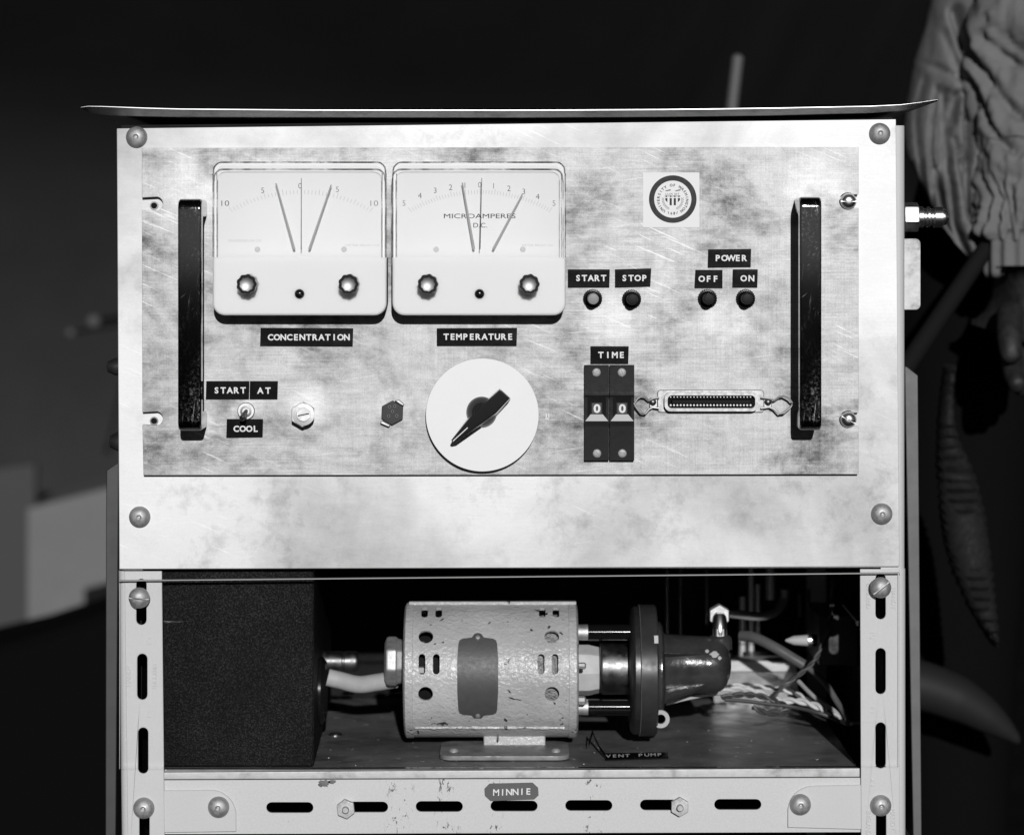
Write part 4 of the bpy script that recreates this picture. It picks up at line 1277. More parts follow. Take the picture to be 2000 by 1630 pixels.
for X, sgn in ((XM0, 1), (XM1, -1)):                       # end bells with a lip proud of the shell
    b = B()
    b.lathe([(0, X - sgn * 0.000), (RM * 0.92, X), (RM - 0.0012, X + sgn * 0.0004), (RM + 0.0006, X + sgn * 0.0016), (RM + 0.0006, X + sgn * 0.0066), (RM - 0.0004, X + sgn * 0.0070), (RM - 0.004, X + sgn * 0.0070)], (0, dM, cz), 'X', 96)
    mk("end_bell", b, M['hammered'], pump)
b = B(); b.lathe([(RM * 0.62, XM0 + 0.006), (RM * 0.62, XM1 - 0.006)], (0, dM, cz), 'X', 40); mk("motor_core", b, M['interior'], pump)
for th_, h_ in ((9, 14), (36, 9)):
    b = B(); p_ = cyl(th_, mx(822), RM * 0.84); b.box(p_.x - 0.0022, p_.x + 0.0020, p_.y, p_.y + 0.006, p_.z - h_ * kf * 0.6, p_.z + h_ * kf * 0.2); b.bevel(0.0008, 2); mk("lead_sleeve", b, M['rubber_pale'], pump)
for xa_, xb_ in ((1040, 1104),):
    b = B()
    b.lathe([(RM * 0.66, mx(xa_)), (RM * 0.78, mx(xa_ + 8)), (RM * 0.80, mx(xb_ - 14)), (RM * 0.68, mx(xb_))] , (0, dM, cz), 'X', 48, lambda a: 1 + 0.03 * math.sin(a * 17) + 0.02 * math.sin(a * 29))
    mk("winding", b, M['copper'], pump)
# seam at the top, weld at the bottom
b = B()
b.box(XM0 + 0.003, XM1 - 0.001, dM - RM * 0.10, dM + RM * 0.02, cz + RM * 0.994, cz + RM + 0.0022); b.bevel(0.0004, 1); mk("top_strap", b, M['hammered'], pump)
b = B()
pts = [cyl(-50 + 0.5 * random.uniform(-1, 1), XM0 + 0.008 + (XM1 - XM0 - 0.018) * i / 60, RM) for i in range(61)]
b.tube(pts, [0.0007 + 0.0009 * random.random() for _ in pts], 6)
mk("weld_bead", b, M['hammered'], pump)
# overpainted nameplate
b = B()
rows = [(-36.5, 7), (-34.5, 10), (-33.2, 12), (-32.2, 30), (-30.5, 36), (-27, 38), (-10, 40), (4, 40), (18, 40), (30, 38), (33.5, 36), (35.2, 30), (36.2, 12), (37.5, 10), (39.5, 7), (40.5, 3)]
fine = []
for (t0, w0), (t1, w1) in zip(rows, rows[1:]):
    st_ = max(1, int(abs(t1 - t0) / 2.5))
    for i in range(st_): fine.append((t0 + (t1 - t0) * i / st_, w0 + (w1 - w0) * i / st_))
fine.append(rows[-1])
vv = []
for t_, w_ in fine:
    for fx in (-1, -0.5, 0, 0.5, 1): vv.append(cyl(t_, mx(933) + fx * w_ * kf, RM + 0.0007))
nn = len(fine)
vv2 = []
for t_, w_ in fine:
    for fx in (-1, -0.5, 0, 0.5, 1): vv2.append(cyl(t_, mx(933) + fx * w_ * kf, RM - 0.0003))
ff = [[i * 5 + j, i * 5 + j + 1, (i + 1) * 5 + j + 1, (i + 1) * 5 + j] for i in range(nn - 1) for j in range(4)]
per = [i for i in range(5)] + [i * 5 + 4 for i in range(1, nn)] + [(nn - 1) * 5 + j for j in (3, 2, 1, 0)] + [i * 5 for i in range(nn - 2, 0, -1)]
m = len(vv)
ff += [[per[i], per[(i + 1) % len(per)], per[(i + 1) % len(per)] + m, per[i] + m] for i in range(len(per))]
b.raw(vv + vv2, ff)
npl = mk("nameplate", b, M['plate_grey'], pump, smooth=40)
for t_ in (36, -33.5):
    b = B(); p = cyl(t_, mx(933), RM + 0.0006); p2 = cyl(t_, mx(933), RM + 0.0016)
    b.tube([p, p2, cyl(t_, mx(933), RM + 0.0019)], [0.0018, 0.0015, 0.0006], 12); mk("plate_rivet", b, M['bolt'], npl)
# bracket and foot
b = B(); X0, X1 = mx(944), mx(1066)
b.prism([(X0, cz - RM - 0.0075), (X1, cz - RM - 0.0075), (X1, cz - RM + 0.006), (X0, cz - RM + 0.006)], dM - 0.014, dM + 0.014); b.bevel(0.0006, 1)
mk("saddle", b, M['hammered'], pump)
ft0, ft1 = 0.040, 0.104
kq = K(ft0)
X0, X1 = XZ(858, 0, ft0)[0], XZ(1113, 0, ft0)[0]
b = B()
rr = 0.010
out = []
for cx_, cy_, a0 in ((X1 - rr, ft0 + rr, -90), (X1 - rr, ft1 - rr, 0), (X0 + rr, ft1 - rr, 90), (X0 + rr, ft0 + rr, 180)):
    for i in range(7): out.append((cx_ + rr * math.cos(R(a0 + 15 * i)), cy_ + rr * math.sin(R(a0 + 15 * i))))
z0f, z1f = zF + 0.0006, zF + 0.0038
m = len(out)
b.raw([(p[0], p[1], z0f) for p in out] + [(p[0], p[1], z1f) for p in out], [list(range(m)), list(range(2 * m - 1, m - 1, -1))] + [[i, (i + 1) % m, (i + 1) % m + m, i + m] for i in range(m)])
b.bevel(0.0007, 2)
mk("foot_plate", b, M['foot_paint'] if 'foot_paint' in M else M['dark_steel'], pump)
for px in (886, 1086):
    X = XZ(px, 0, 0.055)[0]
    b = B(); b.lathe([(0.0034, 0), (0.0034, 0.0006), (0.0022, 0.0020), (0, 0.0022)], (X, 0.058, z1f), 'Z', 16); mk("foot_bolt", b, M['bolt'], pump)
b = B()
b.lathe([(0.016, mx(1)), (0.016, mx(2))], (0, dM, cz), 'X', 8); b.bm.free()
# left hub: ribbed strain relief
b = B()
mm = lambda px, d=dM: XZ(px, 0, d)[0]
b.lathe([(0, mm(752)), (36 * kM, mm(752)), (46 * kM, mm(756)), (48 * kM, mm(760)), (48 * kM, mm(774)), (44 * kM, mm(778)), (38 * kM, mm(800))], (0, dM, cz + 0.006), 'X', 48, lambda a: 1 + 0.05 * (1 if math.sin(a * 8) > 0.3 else -0.3))
mk("ribbed_hub", b, M['nickel'], pump)
# right hub, rods, coupling and rings
b = B(); b.lathe([(50 * kM, XM1 - 0.002), (50 * kM, mm(1150)), (46 * kM, mm(1166)), (46 * kM, mm(1170)), (0, mm(1170))], (0, dM, cz), 'X', 8); b.bevel(0.001, 2); mk("end_hub", b, M['hub_pale'] if 'hub_pale' in M else M['nickel'], pump, smooth=20)
b = B(); b.lathe([(0, mm(1166)), (50 * kM, mm(1172)), (53 * kM, mm(1177)), (53 * kM, mm(1240))], (0, dM, cz + 0.002), 'X', 48); mk("coupling_block", b, M['dark_steel'], pump)
for an in (57, -45):
    y_, z_ = dM - 92 * kM * math.cos(R(an)), cz + 92 * kM * math.sin(R(an)) + 0.001
    b = B(); b.lathe([(16 * kM, mm(1147)), (16 * kM, mm(1238))], (0, y_, z_), 'X', 20); rod = mk("tie_rod", b, M['rod_black'] if 'rod_black' in M else M['black_steel'], pump)
    b = B(); b.lathe([(0, XM1 - 0.001), (15 * kM, XM1 - 0.001), (15.5 * kM, mm(1146)), (14 * kM, mm(1149)), (6 * kM, mm(1149))], (0, y_, z_), 'X', 20); mk("spacer", b, M['nickel'], rod)
for an, r_ in ((12, 6.5), (-22, 9)):
    p = cyl(an, XM1, RM * 0.9)
    b = B(); b.lathe([(r_ * kM, 0), (r_ * kM, 0.004), (r_ * kM * 0.6, 0.005), (0, 0.005)], p, 'X', 8); mk("end_screw", b, M['bolt'], pump, smooth=20)
b = B(); b.lathe([(0, mm(1227)), (100 * kM, mm(1227)), (118 * kM, mm(1231)), (124 * kM, mm(1237)), (124 * kM, mm(1247))], (0, dM, cz), 'X', 96); mk("dark_flange", b, M['black_steel'], pump)
b = B(); b.lathe([(0, mm(1246)), (124 * kM, mm(1246)), (127 * kM, mm(1248)), (127 * kM, mm(1278)), (124 * kM, mm(1281)), (0, mm(1281))], (0, dM, cz), 'X', 96); ringo = mk("ring_housing", b, M['pump_disc'], pump)
b = B(); b.lathe([(126.5 * kM, mm(1246.6)), (128 * kM, mm(1247.6)), (126.5 * kM, mm(1248.4))], (0, dM, cz), 'X', 96); mk("bare_edge", b, M['nickel'], ringo)
b = B()
p = [cyl(34 + t_, mm(1276), 127.3 * kM) for t_ in (-2.5, 0, 2.5, 5)]
b.raw([q_ + Vector((e, 0, 0)) for q_ in p for e in (-0.0012, 0.0016)] + [q_ + Vector((e, 0.001, 0)) for q_ in p for e in (-0.0012, 0.0016)],
      [[0, 1, 3, 2], [2, 3, 5, 4], [4, 5, 7, 6]]); mk("paint_dab", b, M['wire_white'], ringo)
b = B(); b.lathe([(0, mm(1280)), (92 * kM, mm(1280)), (94 * kM, mm(1283)), (94 * kM, mm(1289)), (88 * kM, mm(1294)), (60 * kM, mm(1297))], (0, dM, cz), 'X', 64); mk("thin_flange", b, M['pump_grey'], pump)
# pump nose: tapered body with a rounded end and a boss for the elbow
b = B()
prof = [(66 * kM, mm(1290)), (60 * kM, mm(1300)), (57 * kM, mm(1340)), (55 * kM, mm(1385)), (53 * kM, mm(1400))]
for i in range(1, 9):
    a = R(90 * i / 8)
    prof.append((53 * kM * math.cos(a), mm(1400) + 28 * kM * math.sin(a)))
prof[-1] = (0, prof[-1][1])
b.lathe(prof, (0, dM, cz + 0.004), 'X', 56)
nose = mk("pump_nose", b, M['pump_grey'], pump)
XE = mm(1406)
zN = cz + 0.004
b = B(); b.lathe([(24 * kM, zN + 30 * kM), (23 * kM, zN + 52 * kM), (19 * kM, zN + 57 * kM), (0, zN + 57 * kM)], (XE, dM, 0), 'Z', 32); mk("outlet_boss", b, M['pump_grey'], nose)
for an in (35, -40):                                       # webs from flange to nose
    y_, z_ = -math.cos(R(an)), math.sin(R(an))
    b = B()
    p0 = Vector((mm(1292), dM + 84 * kM * y_, cz + 84 * kM * z_)); p1 = Vector((mm(1292), dM + 50 * kM * y_, cz + 50 * kM * z_)); p2 = Vector((mm(1385), dM + 52 * kM * y_, zN + 52 * kM * z_))
    t_ = Vector((0, -z_, y_)) * -0.0022
    b.raw([p0 - t_, p1 - t_, p2 - t_, p0 + t_, p1 + t_, p2 + t_], [[0, 1, 2], [5, 4, 3], [0, 3, 4, 1], [1, 4, 5, 2], [2, 5, 3, 0]]); b.bevel(0.0008, 2)
    mk("nose_web", b, M['pump_grey'], nose)
for px_d, an, w_, h_ in ((1392, 28, 0.0035, 7), (1378, 35, 0.0018, 4), (1402, 20, 0.0015, 4), (1372, 12, 0.0012, 3)):     # paint dabs
    zq, rq = zN, 54 * kM
    b = B()
    vv_ = []
    for i in range(7):
        for dx_ in (-1, 1):
            aa = R(an + (i - 3) * h_ / 3)
            wq = w_ * (1 - abs(i - 3) / 4.5) * random.uniform(0.7, 1.1)
            vv_.append(Vector((mm(px_d) + dx_ * wq, dM - rq * math.cos(aa) - 0.0006, zq + rq * math.sin(aa) + 0.0004)))
    b.raw(vv_, [[2 * i, 2 * i + 1, 2 * i + 3, 2 * i + 2] for i in range(6)])
    mk("paint_dab", b, M['rubber_pale'], nose)
# elbow fitting
b = B()
zt2 = zN + 50 * kM
b.tube([(XE, dM, zt2), (XE, dM, zt2 + 0.004), (XE, dM, zt2 + 0.009), (XE, dM + 0.003, zt2 + 0.0135), (XE, dM + 0.010, zt2 + 0.0155), (XE, dM + 0.016, zt2 + 0.0157)], [0.0042, 0.0048, 0.0050, 0.0052, 0.0050, 0.005], 24)
elb = mk("elbow_fitting", b, M['chrome'], pump)
b = B(); b.lathe([(0.0052, zt2), (0.0052, zt2 + 0.0075), (0.0042, zt2 + 0.0085)], (XE, dM, 0), 'Z', 6); b.bevel(0.0004, 1); mk("elbow_collar", b, M['nickel'], elb, smooth=20)
b = B()
r_ = 22 * kM
b.prism([(XE + r_ * math.sin(R(60 * i)), zt2 + 0.0158 + r_ * math.cos(R(60 * i))) for i in range(6)][::-1], dM + 0.004, dM + 0.013); b.bevel(0.0006, 1); mk("elbow_nut", b, M['nickel'], elb, smooth=20)
# drain eye under the ring
b = B(); b.lathe([(0.0062, 0), (0.0062, -0.004), (0.0034, -0.004), (0.0034, 0)], W(1290, 1402, 0.075), 'Y', 24); mk("drain_eye", b, M['rubber_pale'], pump)
# bright screws in the tray floor
scm = B(); scm.lathe([(0.0052, 0), (0.0052, 0.0004), (0.0038, 0.0017), (0, 0.0020)], (0, 0, 0), 'Z', 20)
scm = mesh_of(scm, "floor_screw", M['chrome'])
def floor_pt(px, py):
    """where the sight line through a pixel meets the tray floor"""
    kz = (CZ - zF) / (py - VY)
    return Vector((CX + (px - VX) * kz, kz * D * S - D, zF))
for px, py in ((655, 1435), (681, 1354)):
    put("tray_screw", scm, tray, floor_pt(px, py))

# hoses, cables and the loose label
def smooth(pts, sub=8):
    pts = [Vector(p) for p in pts]
    out = []
    for i in range(len(pts) - 1):
        p0, p1, p2, p3 = pts[max(i - 1, 0)], pts[i], pts[i + 1], pts[min(i + 2, len(pts) - 1)]
        for s_ in range(sub):
            t = s_ / sub
            out.append(0.5 * ((2 * p1) + (p2 - p0) * t + (2 * p0 - 5 * p1 + 4 * p2 - p3) * t * t + (3 * p1 - p0 - 3 * p2 + p3) * t ** 3))
    out.append(pts[-1])
    return out
def hose(name, pts, r, mat, label, cat, n=14):
    path = smooth([W(*p) for p in pts])
    rr = [r[0] if i < len(path) * r[2] else r[1] for i in range(len(path))] if isinstance(r, tuple) else r
    b = B(); b.tube(path, rr, n)
    return mk(name, b, M[mat], label=label, cat=cat)
hose("rubber_hose", [(640, 1322, 0.12), (665, 1328, 0.12), (700, 1336, 0.115), (735, 1332, 0.11), (772, 1326, 0.105)], 0.0062, 'rubber_pale', "thick pale rubber hose sagging between the black box and the motor", "hose", 18)
hose("vinyl_hose", [(1449, 1241, 0.22), (1475, 1245, 0.21), (1510, 1262, 0.20), (1545, 1283, 0.195), (1585, 1308, 0.19), (1612, 1334, 0.18), (1635, 1370, 0.17), (1652, 1395, 0.16), (1657, 1411, 0.15)], (0.0040, 0.0023, 0.45), 'hose_grey', "grey vinyl hose curving down to the right behind the pump", "hose")
hose("bent_tube", [(1400, 1193, 0.22), (1440, 1199, 0.23), (1480, 1203, 0.24), (1512, 1196, 0.25), (1530, 1172, 0.26), (1533, 1150, 0.26)], 0.0033, 'dark_pipe' if 'dark_pipe' in M else 'tube_metal', "dark bent tube rising at the back of the bay", "tube")
def twisted(name, pts, r, mats, pitch, label):
    path = smooth([W(*p) for p in pts], 14)
    t = thing(name, path[0], label, "cable")
    L = 0.0
    paths = ([], [])
    for i, p in enumerate(path):
        if i: L += (p - path[i - 1]).length
        tn = (path[min(i + 1, len(path) - 1)] - path[max(i - 1, 0)]).normalized()
        a = Vector((0, 0, 1)).cross(tn).normalized(); e = tn.cross(a)
        for j in (0, 1):
            an = 2 * math.pi * L / pitch + math.pi * j
            paths[j].append(p + (a * math.cos(an) + e * math.sin(an)) * r)
    for j in (0, 1):
        b = B(); b.tube(paths[j], r, 8); mk("strand", b, M[mats[j]], t)
twisted("twisted_cable", [(1405, 1354, 0.15), (1440, 1345, 0.16), (1480, 1352, 0.17), (1520, 1366, 0.165), (1560, 1368, 0.16), (1590, 1376, 0.155), (1612, 1388, 0.15)], 0.0014, ('wire_white', 'wire_white'), 0.022, "white twisted cable lying across the tray behind the pump nose")
twisted("thin_twisted_cable", [(1505, 1366, 0.155), (1530, 1338, 0.15), (1560, 1318, 0.15), (1590, 1290, 0.15), (1607, 1258, 0.155), (1619, 1232, 0.16), (1624, 1190, 0.17), (1627, 1130, 0.18)], 0.0010, ('wire_dark', 'hose_grey'), 0.018, "thin dark twisted wires climbing across the grey hose")
twisted("dark_twisted_cable", [(1410, 1362, 0.14), (1450, 1356, 0.145), (1500, 1362, 0.15), (1540, 1384, 0.14), (1500, 1392, 0.135), (1470, 1380, 0.135)], 0.0012, ('wire_dark', 'wire_dark'), 0.018, "dark twisted wires looping on the tray in front of the white cable")
twisted("mixed_twisted_cable", [(1395, 1350, 0.17), (1440, 1338, 0.18), (1500, 1342, 0.18), (1550, 1352, 0.175), (1600, 1380, 0.165), (1640, 1402, 0.16)], 0.0011, ('wire_white', 'wire_dark'), 0.016, "black and white twisted wires behind the white twisted cable")
hose("dark_cable", [(1415, 1366, 0.14), (1450, 1368, 0.14), (1500, 1374, 0.14), (1550, 1380, 0.14), (1600, 1392, 0.13), (1640, 1408, 0.13)], 0.0014, 'wire_dark', "dark cable running along the tray under the white twisted cable", "cable", 8)
hose("grey_cable", [(1300, 1373, 0.11), (1340, 1363, 0.115), (1385, 1355, 0.13), (1420, 1352, 0.15)], 0.0016, 'wire_white', "pale wire running from the pump ring under the pump nose", "wire", 8)
hose("cable_end", [(1560, 1330, 0.20), (1590, 1360, 0.18), (1630, 1388, 0.165), (1642, 1405, 0.16), (1652, 1412, 0.155), (1666, 1412, 0.15)], 0.0016, 'rubber_pale', "pale cable end hooking over the right edge of the tray", "cable", 8)
b = B()
c = W(1560, 1250, 0.20)
ct = thing("cable_connector", c, "pale pointed plug with a bright collar at the right of the bay", "cable plug")
b = B(); k2 = K(0.2)
b.lathe([(2 * k2, W(1534, 0, 0.2).x), (9 * k2, W(1550, 0, 0.2).x), (11 * k2, W(1577, 0, 0.2).x)], (0, 0.2, c.z), 'X', 20); mk("boot", b, M['rubber_pale'], ct)
b = B(); b.lathe([(9 * k2, W(1577, 0, 0.2).x), (14 * k2, W(1578, 0, 0.2).x), (14 * k2, W(1586, 0, 0.2).x), (8 * k2, W(1587, 0, 0.2).x)], (0, 0.2, c.z), 'X', 20); mk("collar", b, M['chrome'], ct)
b = B(); b.lathe([(12 * k2, W(1586, 0, 0.2).x), (12 * k2, W(1640, 0, 0.2).x)], (0, 0.2, c.z), 'X', 20); mk("plug_body", b, M['black_plastic'], ct)
# loose label tape on the tray
lt = floor_pt(1182, 1486); rt = floor_pt(1306, 1482); lt0 = floor_pt(1182, 1473); rt0 = floor_pt(1304, 1471)
b = B()
up = Vector((0, 0, 0.0005))
b.raw([lt + up, rt + up, rt0 + up, lt0 + up, lt + up * 2.2, rt + up * 2.2, rt0 + up * 2.2, lt0 + up * 2.2], [[3, 2, 1, 0], [4, 5, 6, 7], [0, 1, 5, 4], [1, 2, 6, 5], [2, 3, 7, 6], [3, 0, 4, 7]])
lo = mk("loose_label", b, M['tape'], smooth=0, label="curled black label tape reading VENT PUMP lying on the tray", cat="label tape")
b = B()
for (s, f0, f1) in (("VENT", 0.05, 0.35), ("PUMP", 0.56, 0.86)):
    for i, ch in enumerate(s):
        vs, fs = text_vf(ch, 0.02)
        x0_, x1_ = min(v[0] for v in vs), max(v[0] for v in vs); y0_, y1_ = min(v[1] for v in vs), max(v[1] for v in vs)
        f = f0 + (f1 - f0) * i / 3
        o0 = lt + (rt - lt) * f; ey = (lt0 - lt); ex = (rt - lt).normalized()
        b.raw([o0 + ex * ((v[0] - (x0_ + x1_) / 2) * 0.0056) + ey * (0.28 + 0.44 * (v[1] - y0_) / (y1_ - y0_)) + up * 2.6 for v in vs], [list(q_) for q_ in fs])
mk("lettering", b, M['white_letter'], lo, smooth=0)
b = B()
p = [floor_pt(1184, 1484), floor_pt(1172, 1474), floor_pt(1163, 1466), floor_pt(1158, 1462), floor_pt(1150, 1470)]
hs = [0.001, 0.003, 0.007, 0.0105, 0.004]
ey = Vector((0, 0.012, 0))
vv = []
for q_, h_ in zip(p, hs):
    vv += [q_ + Vector((0, 0, h_)), q_ + ey + Vector((0, 0, h_ + 0.001)), q_ + ey + Vector((0, 0, h_ + 0.0016)), q_ + Vector((0, 0, h_ + 0.0006))]
b.raw(vv, [[i * 4 + j, i * 4 + (j + 1) % 4, (i + 1) * 4 + (j + 1) % 4, (i + 1) * 4 + j] for i in range(4) for j in range(4)] + [[3, 2, 1, 0], [16, 17, 18, 19]])
mk("curled_end", b, M['tape'], lo, smooth=0)
# crumbs on the tray
b = B()
for i in range(70):
    px, py = random.uniform(630, 1640), random.uniform(1395, 1497)
    q_ = floor_pt(px, py)
    if q_.y > 0.31: continue
    s_ = random.choice((0.0005, 0.0006, 0.0008, 0.0012)) * random.uniform(0.6, 1.1)
    b.raw([q_ + Vector((random.uniform(-s_, s_), random.uniform(-s_, s_) * 1.5, 0.0003 + random.random() * s_)) for _ in range(5)], [[0, 1, 2], [0, 2, 3], [1, 2, 4], [0, 3, 4], [0, 1, 4]])
mk("debris", b, M['wire_white'], kind="stuff", smooth=0, label="specks of pale debris scattered over the tray")

# things at the back of the bay
b = B(); q0, q1 = W(1395, 1308, 0.30), W(1556, 1308, 0.30)
b.box(q0.x, q1.x, 0.30, 0.325, W(0, 1312, 0.30).z, W(0, 1289, 0.30).z); b.bevel(0.0006, 1)
bar = mk("aluminium_bar", b, M['grey_al'], label="bright aluminium bar at the back of the bay behind the pump nose", cat="metal bar")
b = B(); b.box(q0.x, q1.x + 0.001, 0.303, 0.322, zF, W(0, 1313, 0.30).z); mk("bar_support", b, M['dark_steel'], bar, smooth=0)
man = thing("tube_manifold", W(1400, 1300, 0.33), "row of dim upright tubes and rods at the back of the bay", "tube rack")
for px, y0_, y1_, r_, m_ in ((1303, 1100, 1300, 5, 'tube_metal'), (1329, 1100, 1290, 4, 'tube_metal'), (1467, 1095, 1290, 6, 'back_tube'), (1480, 1140, 1250, 5, 'back_tube'), (1505, 1105, 1170, 10, 'back_tube'), (1450, 1165, 1290, 7, 'back_tube'), (1562, 1160, 1205, 4, 'tube_metal'), (1578, 1150, 1230, 5, 'tube_metal'), (1380, 1100, 1220, 4, 'tube_metal')):
    p0, p1 = W(px, y0_, 0.34), W(px, y1_, 0.34)
    b = B(); b.tube([p1, p0], r_ * K(0.34), 14); mk("upright_tube", b, M[m_] if m_ in M else M['tube_metal'], man)
b = B(); p0 = W(1467, 1280, 0.335); b.lathe([(16 * K(0.33), p0.z), (16 * K(0.33), p0.z + 0.003), (0, p0.z + 0.003)], (p0.x, 0.335, 0), 'Z', 20); mk("tube_base", b, M['tube_metal'], man)
b = B(); q0, q1 = W(1600, 1200, 0.18), W(1676, 1300, 0.18); b.box(q0.x, q1.x, 0.18, 0.26, q1.z, q0.z); b.bevel(0.001, 1)
jb = mk("valve_block", b, M['black_steel'], label="dim black block beside the right leg inside the bay", cat="valve block")
b = B(); b.tube([W(1646, 1180, 0.175), W(1678, 1218, 0.165)], 0.0008, 8); mk("block_lever", b, M['nickel'], jb)
b = B(); b.lathe([(0.0022, 0), (0.0022, -0.0012), (0, -0.002)], W(1677, 1216, 0.163), 'Y', 12); mk("lever_knob", b, M['chrome'], jb)

# ================================================================== background
BD = 3.2
b = B()                                                     # cloth shaped to shade off: leans out rising, turns away to the right
vv, ff = [], []
xs = [-5 + 0.1 * i for i in range(101)]
zs_ = [0.0, 0.2, 0.35] + [0.45 + 0.05 * i for i in range(34)]
yx, acc = [], 0.0
for x in xs:
    t = min(1, max(0, (x + 0.75) / 1.3)); t = t * t * (3 - 2 * t)
    acc += 0.1 * math.tan(R(77 * t * (1 if x < 1.8 else max(0.0, 1 - (x - 1.8)))))
    yx.append(acc)
yz, acc = [], 0.0
for i, z in enumerate(zs_):
    if i:
        t = min(1, max(0, (z - 0.45) / 0.75))
        acc += (z - zs_[i - 1]) * math.tan(R(68 * t))
    yz.append(acc)
nz_ = len(zs_)
for i, x in enumerate(xs):
    for j, z in enumerate(zs_):
        vv.append((x, BD + 0.3 + yx[i] - yz[j], z))
off = len(vv)
vv += [(p[0], p[1] + 0.03, p[2] + 0.01) for p in vv]
ff = [[i * nz_ + j, (i + 1) * nz_ + j, (i + 1) * nz_ + j + 1, i * nz_ + j + 1] for i in range(len(xs) - 1) for j in range(nz_ - 1)]
ff += [[q_ + off for q_ in f[::-1]] for f in ff]
b.raw(vv, ff)
mk("dark_backdrop", b, M['wall'], origin=(0, BD, 0), smooth=60, label="dark plain cloth backdrop added far behind the rack", cat="backdrop")
b = B()
dd_ = 1.9
k3 = K(dd_)
def quad_box(name, pts, d, depth, mat, label, cat, bev=0.01):
    b = B(); b.prism(PX(pts, d), d, d + depth)
    if bev: b.bevel(bev, 3)
    return mk(name, b, M[mat], label=label, cat=cat)
pal = quad_box("pale_crate", [(52, 1246), (52, 992), (330, 922), (330, 1145)][::-1], 2.75, 0.4, 'pale_far', "blurred pale grey crate tilted behind the left side of the rack", "crate", 0.004)
b = B(); b.prism(PX([(165, 1150), (330, 1105), (330, 1160), (165, 1196)], 2.74), 2.738, 2.749); mk("dark_slot", b, M['void'], pal, smooth=0)
quad_box('dim_infill', [(-120, 1300), (-120, 930), (70, 905), (70, 1300)][::-1], 3.2, 0.03, 'dim_infill', 'blurred dim infill added at the far left behind the pale crate', 'infill', 0.004)  # flat panel added to carry the paler left edge of the background gradient
quad_box("dark_slab", [(-200, 1305), (40, 1247), (330, 1152), (420, 1130), (420, 2300), (-200, 2300)], 1.6, 0.28, 'slab_black', "black slab added to fill the black area at lower left behind the rack", "slab", 0.03)  # matt black slab added to fill the black area at lower left
for px, py, r_, d_ in ((183, 628, 13, 2.6), (138, 650, 8, 2.6)):  # pale balls on dark stems, added for two soft highlights
    b = B(); c = W(px, py, d_); kk_ = K(d_)
    b.lathe([(r_ * kk_ * math.cos(R(a)), r_ * kk_ * math.sin(R(a))) if abs(a) < 90 else (0, r_ * kk_ * (1 if a > 0 else -1)) for a in range(-90, 91, 15)], c, 'Y', 20)
    h = mk("pale_highlight", b, M['highlight'], label="larger pale ball added for a blurred highlight left of the rack" if r_ > 10 else "smaller pale ball added for a blurred highlight left of the rack", cat="highlight")
    b = B(); b.tube([c, (c.x, BD + 0.6, c.z)], r_ * kk_ * 0.4, 10); mk("highlight_stem", b, M['void'], h)
b = B(); b.tube([W(1424, 400, 0.75), W(1430, 205, 0.75), W(1441, 112, 0.75), W(1442, 106, 0.75)], [0.006, 0.006, 0.006, 0.003], 14)
pst = mk("thin_post", b, M['post'], label="blurred pale thin post rising behind the tray", cat="post")
b = B(); pb = W(1424, 400, 0.75); b.tube([pb, (pb.x, 0.75, 0.0)], 0.006, 12); mk("post_shaft", b, M['post'], pst)
b = B(); b.tube([W(1720, 790, 0.42), W(1892, 535, 0.42), W(1990, 390, 0.47)], [0.0085, 0.0075, 0.006], 14); pl = mk("slanted_pole", b, M['pole_dark'], label="dim slanted pole behind the right side of the rack", cat="pole")
b = B(); q0 = W(1720, 790, 0.42); b.tube([q0, (q0.x - 0.02, 0.42, 0.0)], 0.0085, 12); mk("pole_foot", b, M['pole_dark'], pl)
# rounded grey drum lying at the lower right
b = B(); 
d_ = 0.46; kk_ = K(d_)
pts = [(1700, 1262), (1790, 1288), (1850, 1308), (1900, 1340), (1945, 1385), (1985, 1440), (2040, 1560), (1700, 1560)]
fp = smooth([W(x, y, d_) for x, y in ((1640, 1322), (1720, 1326), (1797, 1338), (1870, 1364), (1930, 1400), (1975, 1434), (1990, 1450))], 8)
fr = [50, 50, 49, 45, 33, 15, 4]
b.tube(fp, [(fr[min(6, i // 8)] + (fr[min(6, i // 8 + 1)] - fr[min(6, i // 8)]) * (i % 8) / 8) * kk_ for i in range(len(fp))], 28)
fd = mk("grey_fender", b, M['fender'], label="blurred rounded grey fender at the lower right of the rack", cat="fender")
b = B(); q0 = W(1720, 1400, d_); b.box(q0.x - 0.0, q0.x + 0.03, d_ + 0.04, d_ + 0.08, 0.0, q0.z + 0.02); mk("fender_stay", b, M['void'], fd, smooth=0)
# patterned bag
b = B()
d_ = 0.36
rows = [(712, 1846, 1866), (760, 1838, 1860), (820, 1832, 1862), (860, 1830, 1872), (900, 1829, 1892), (940, 1832, 1908), (1000, 1836, 1922), (1060, 1846, 1930), (1120, 1862, 1938), (1180, 1888, 1944), (1225, 1915, 1948), (1258, 1936, 1946)]
rows2 = []
for (a, e) in zip(rows, rows[1:]):
    for i in range(6): rows2.append(tuple(a[j] + (e[j] - a[j]) * i / 6 for j in range(3)))
rows2.append(rows[-1])
vv, ff = [], []
n = 28
for i, (y, xl_, xr_) in enumerate(rows2):
    for j in range(n):
        a = 2 * math.pi * j / n
        rel = 0.20 * math.sin(y * 0.30 + (j % 2) * 1.6) * math.cos(j * math.pi)
        cx_, rx_ = (xl_ + xr_) / 2, (xr_ - xl_) / 2
        v = W(cx_ + rx_ * math.cos(a) * (1 + rel * 0.5), y, d_)
        vv.append(Vector((v.x, d_ + 0.02 * math.sin(a) * (1 + rel), v.z)))
m_ = len(rows2)
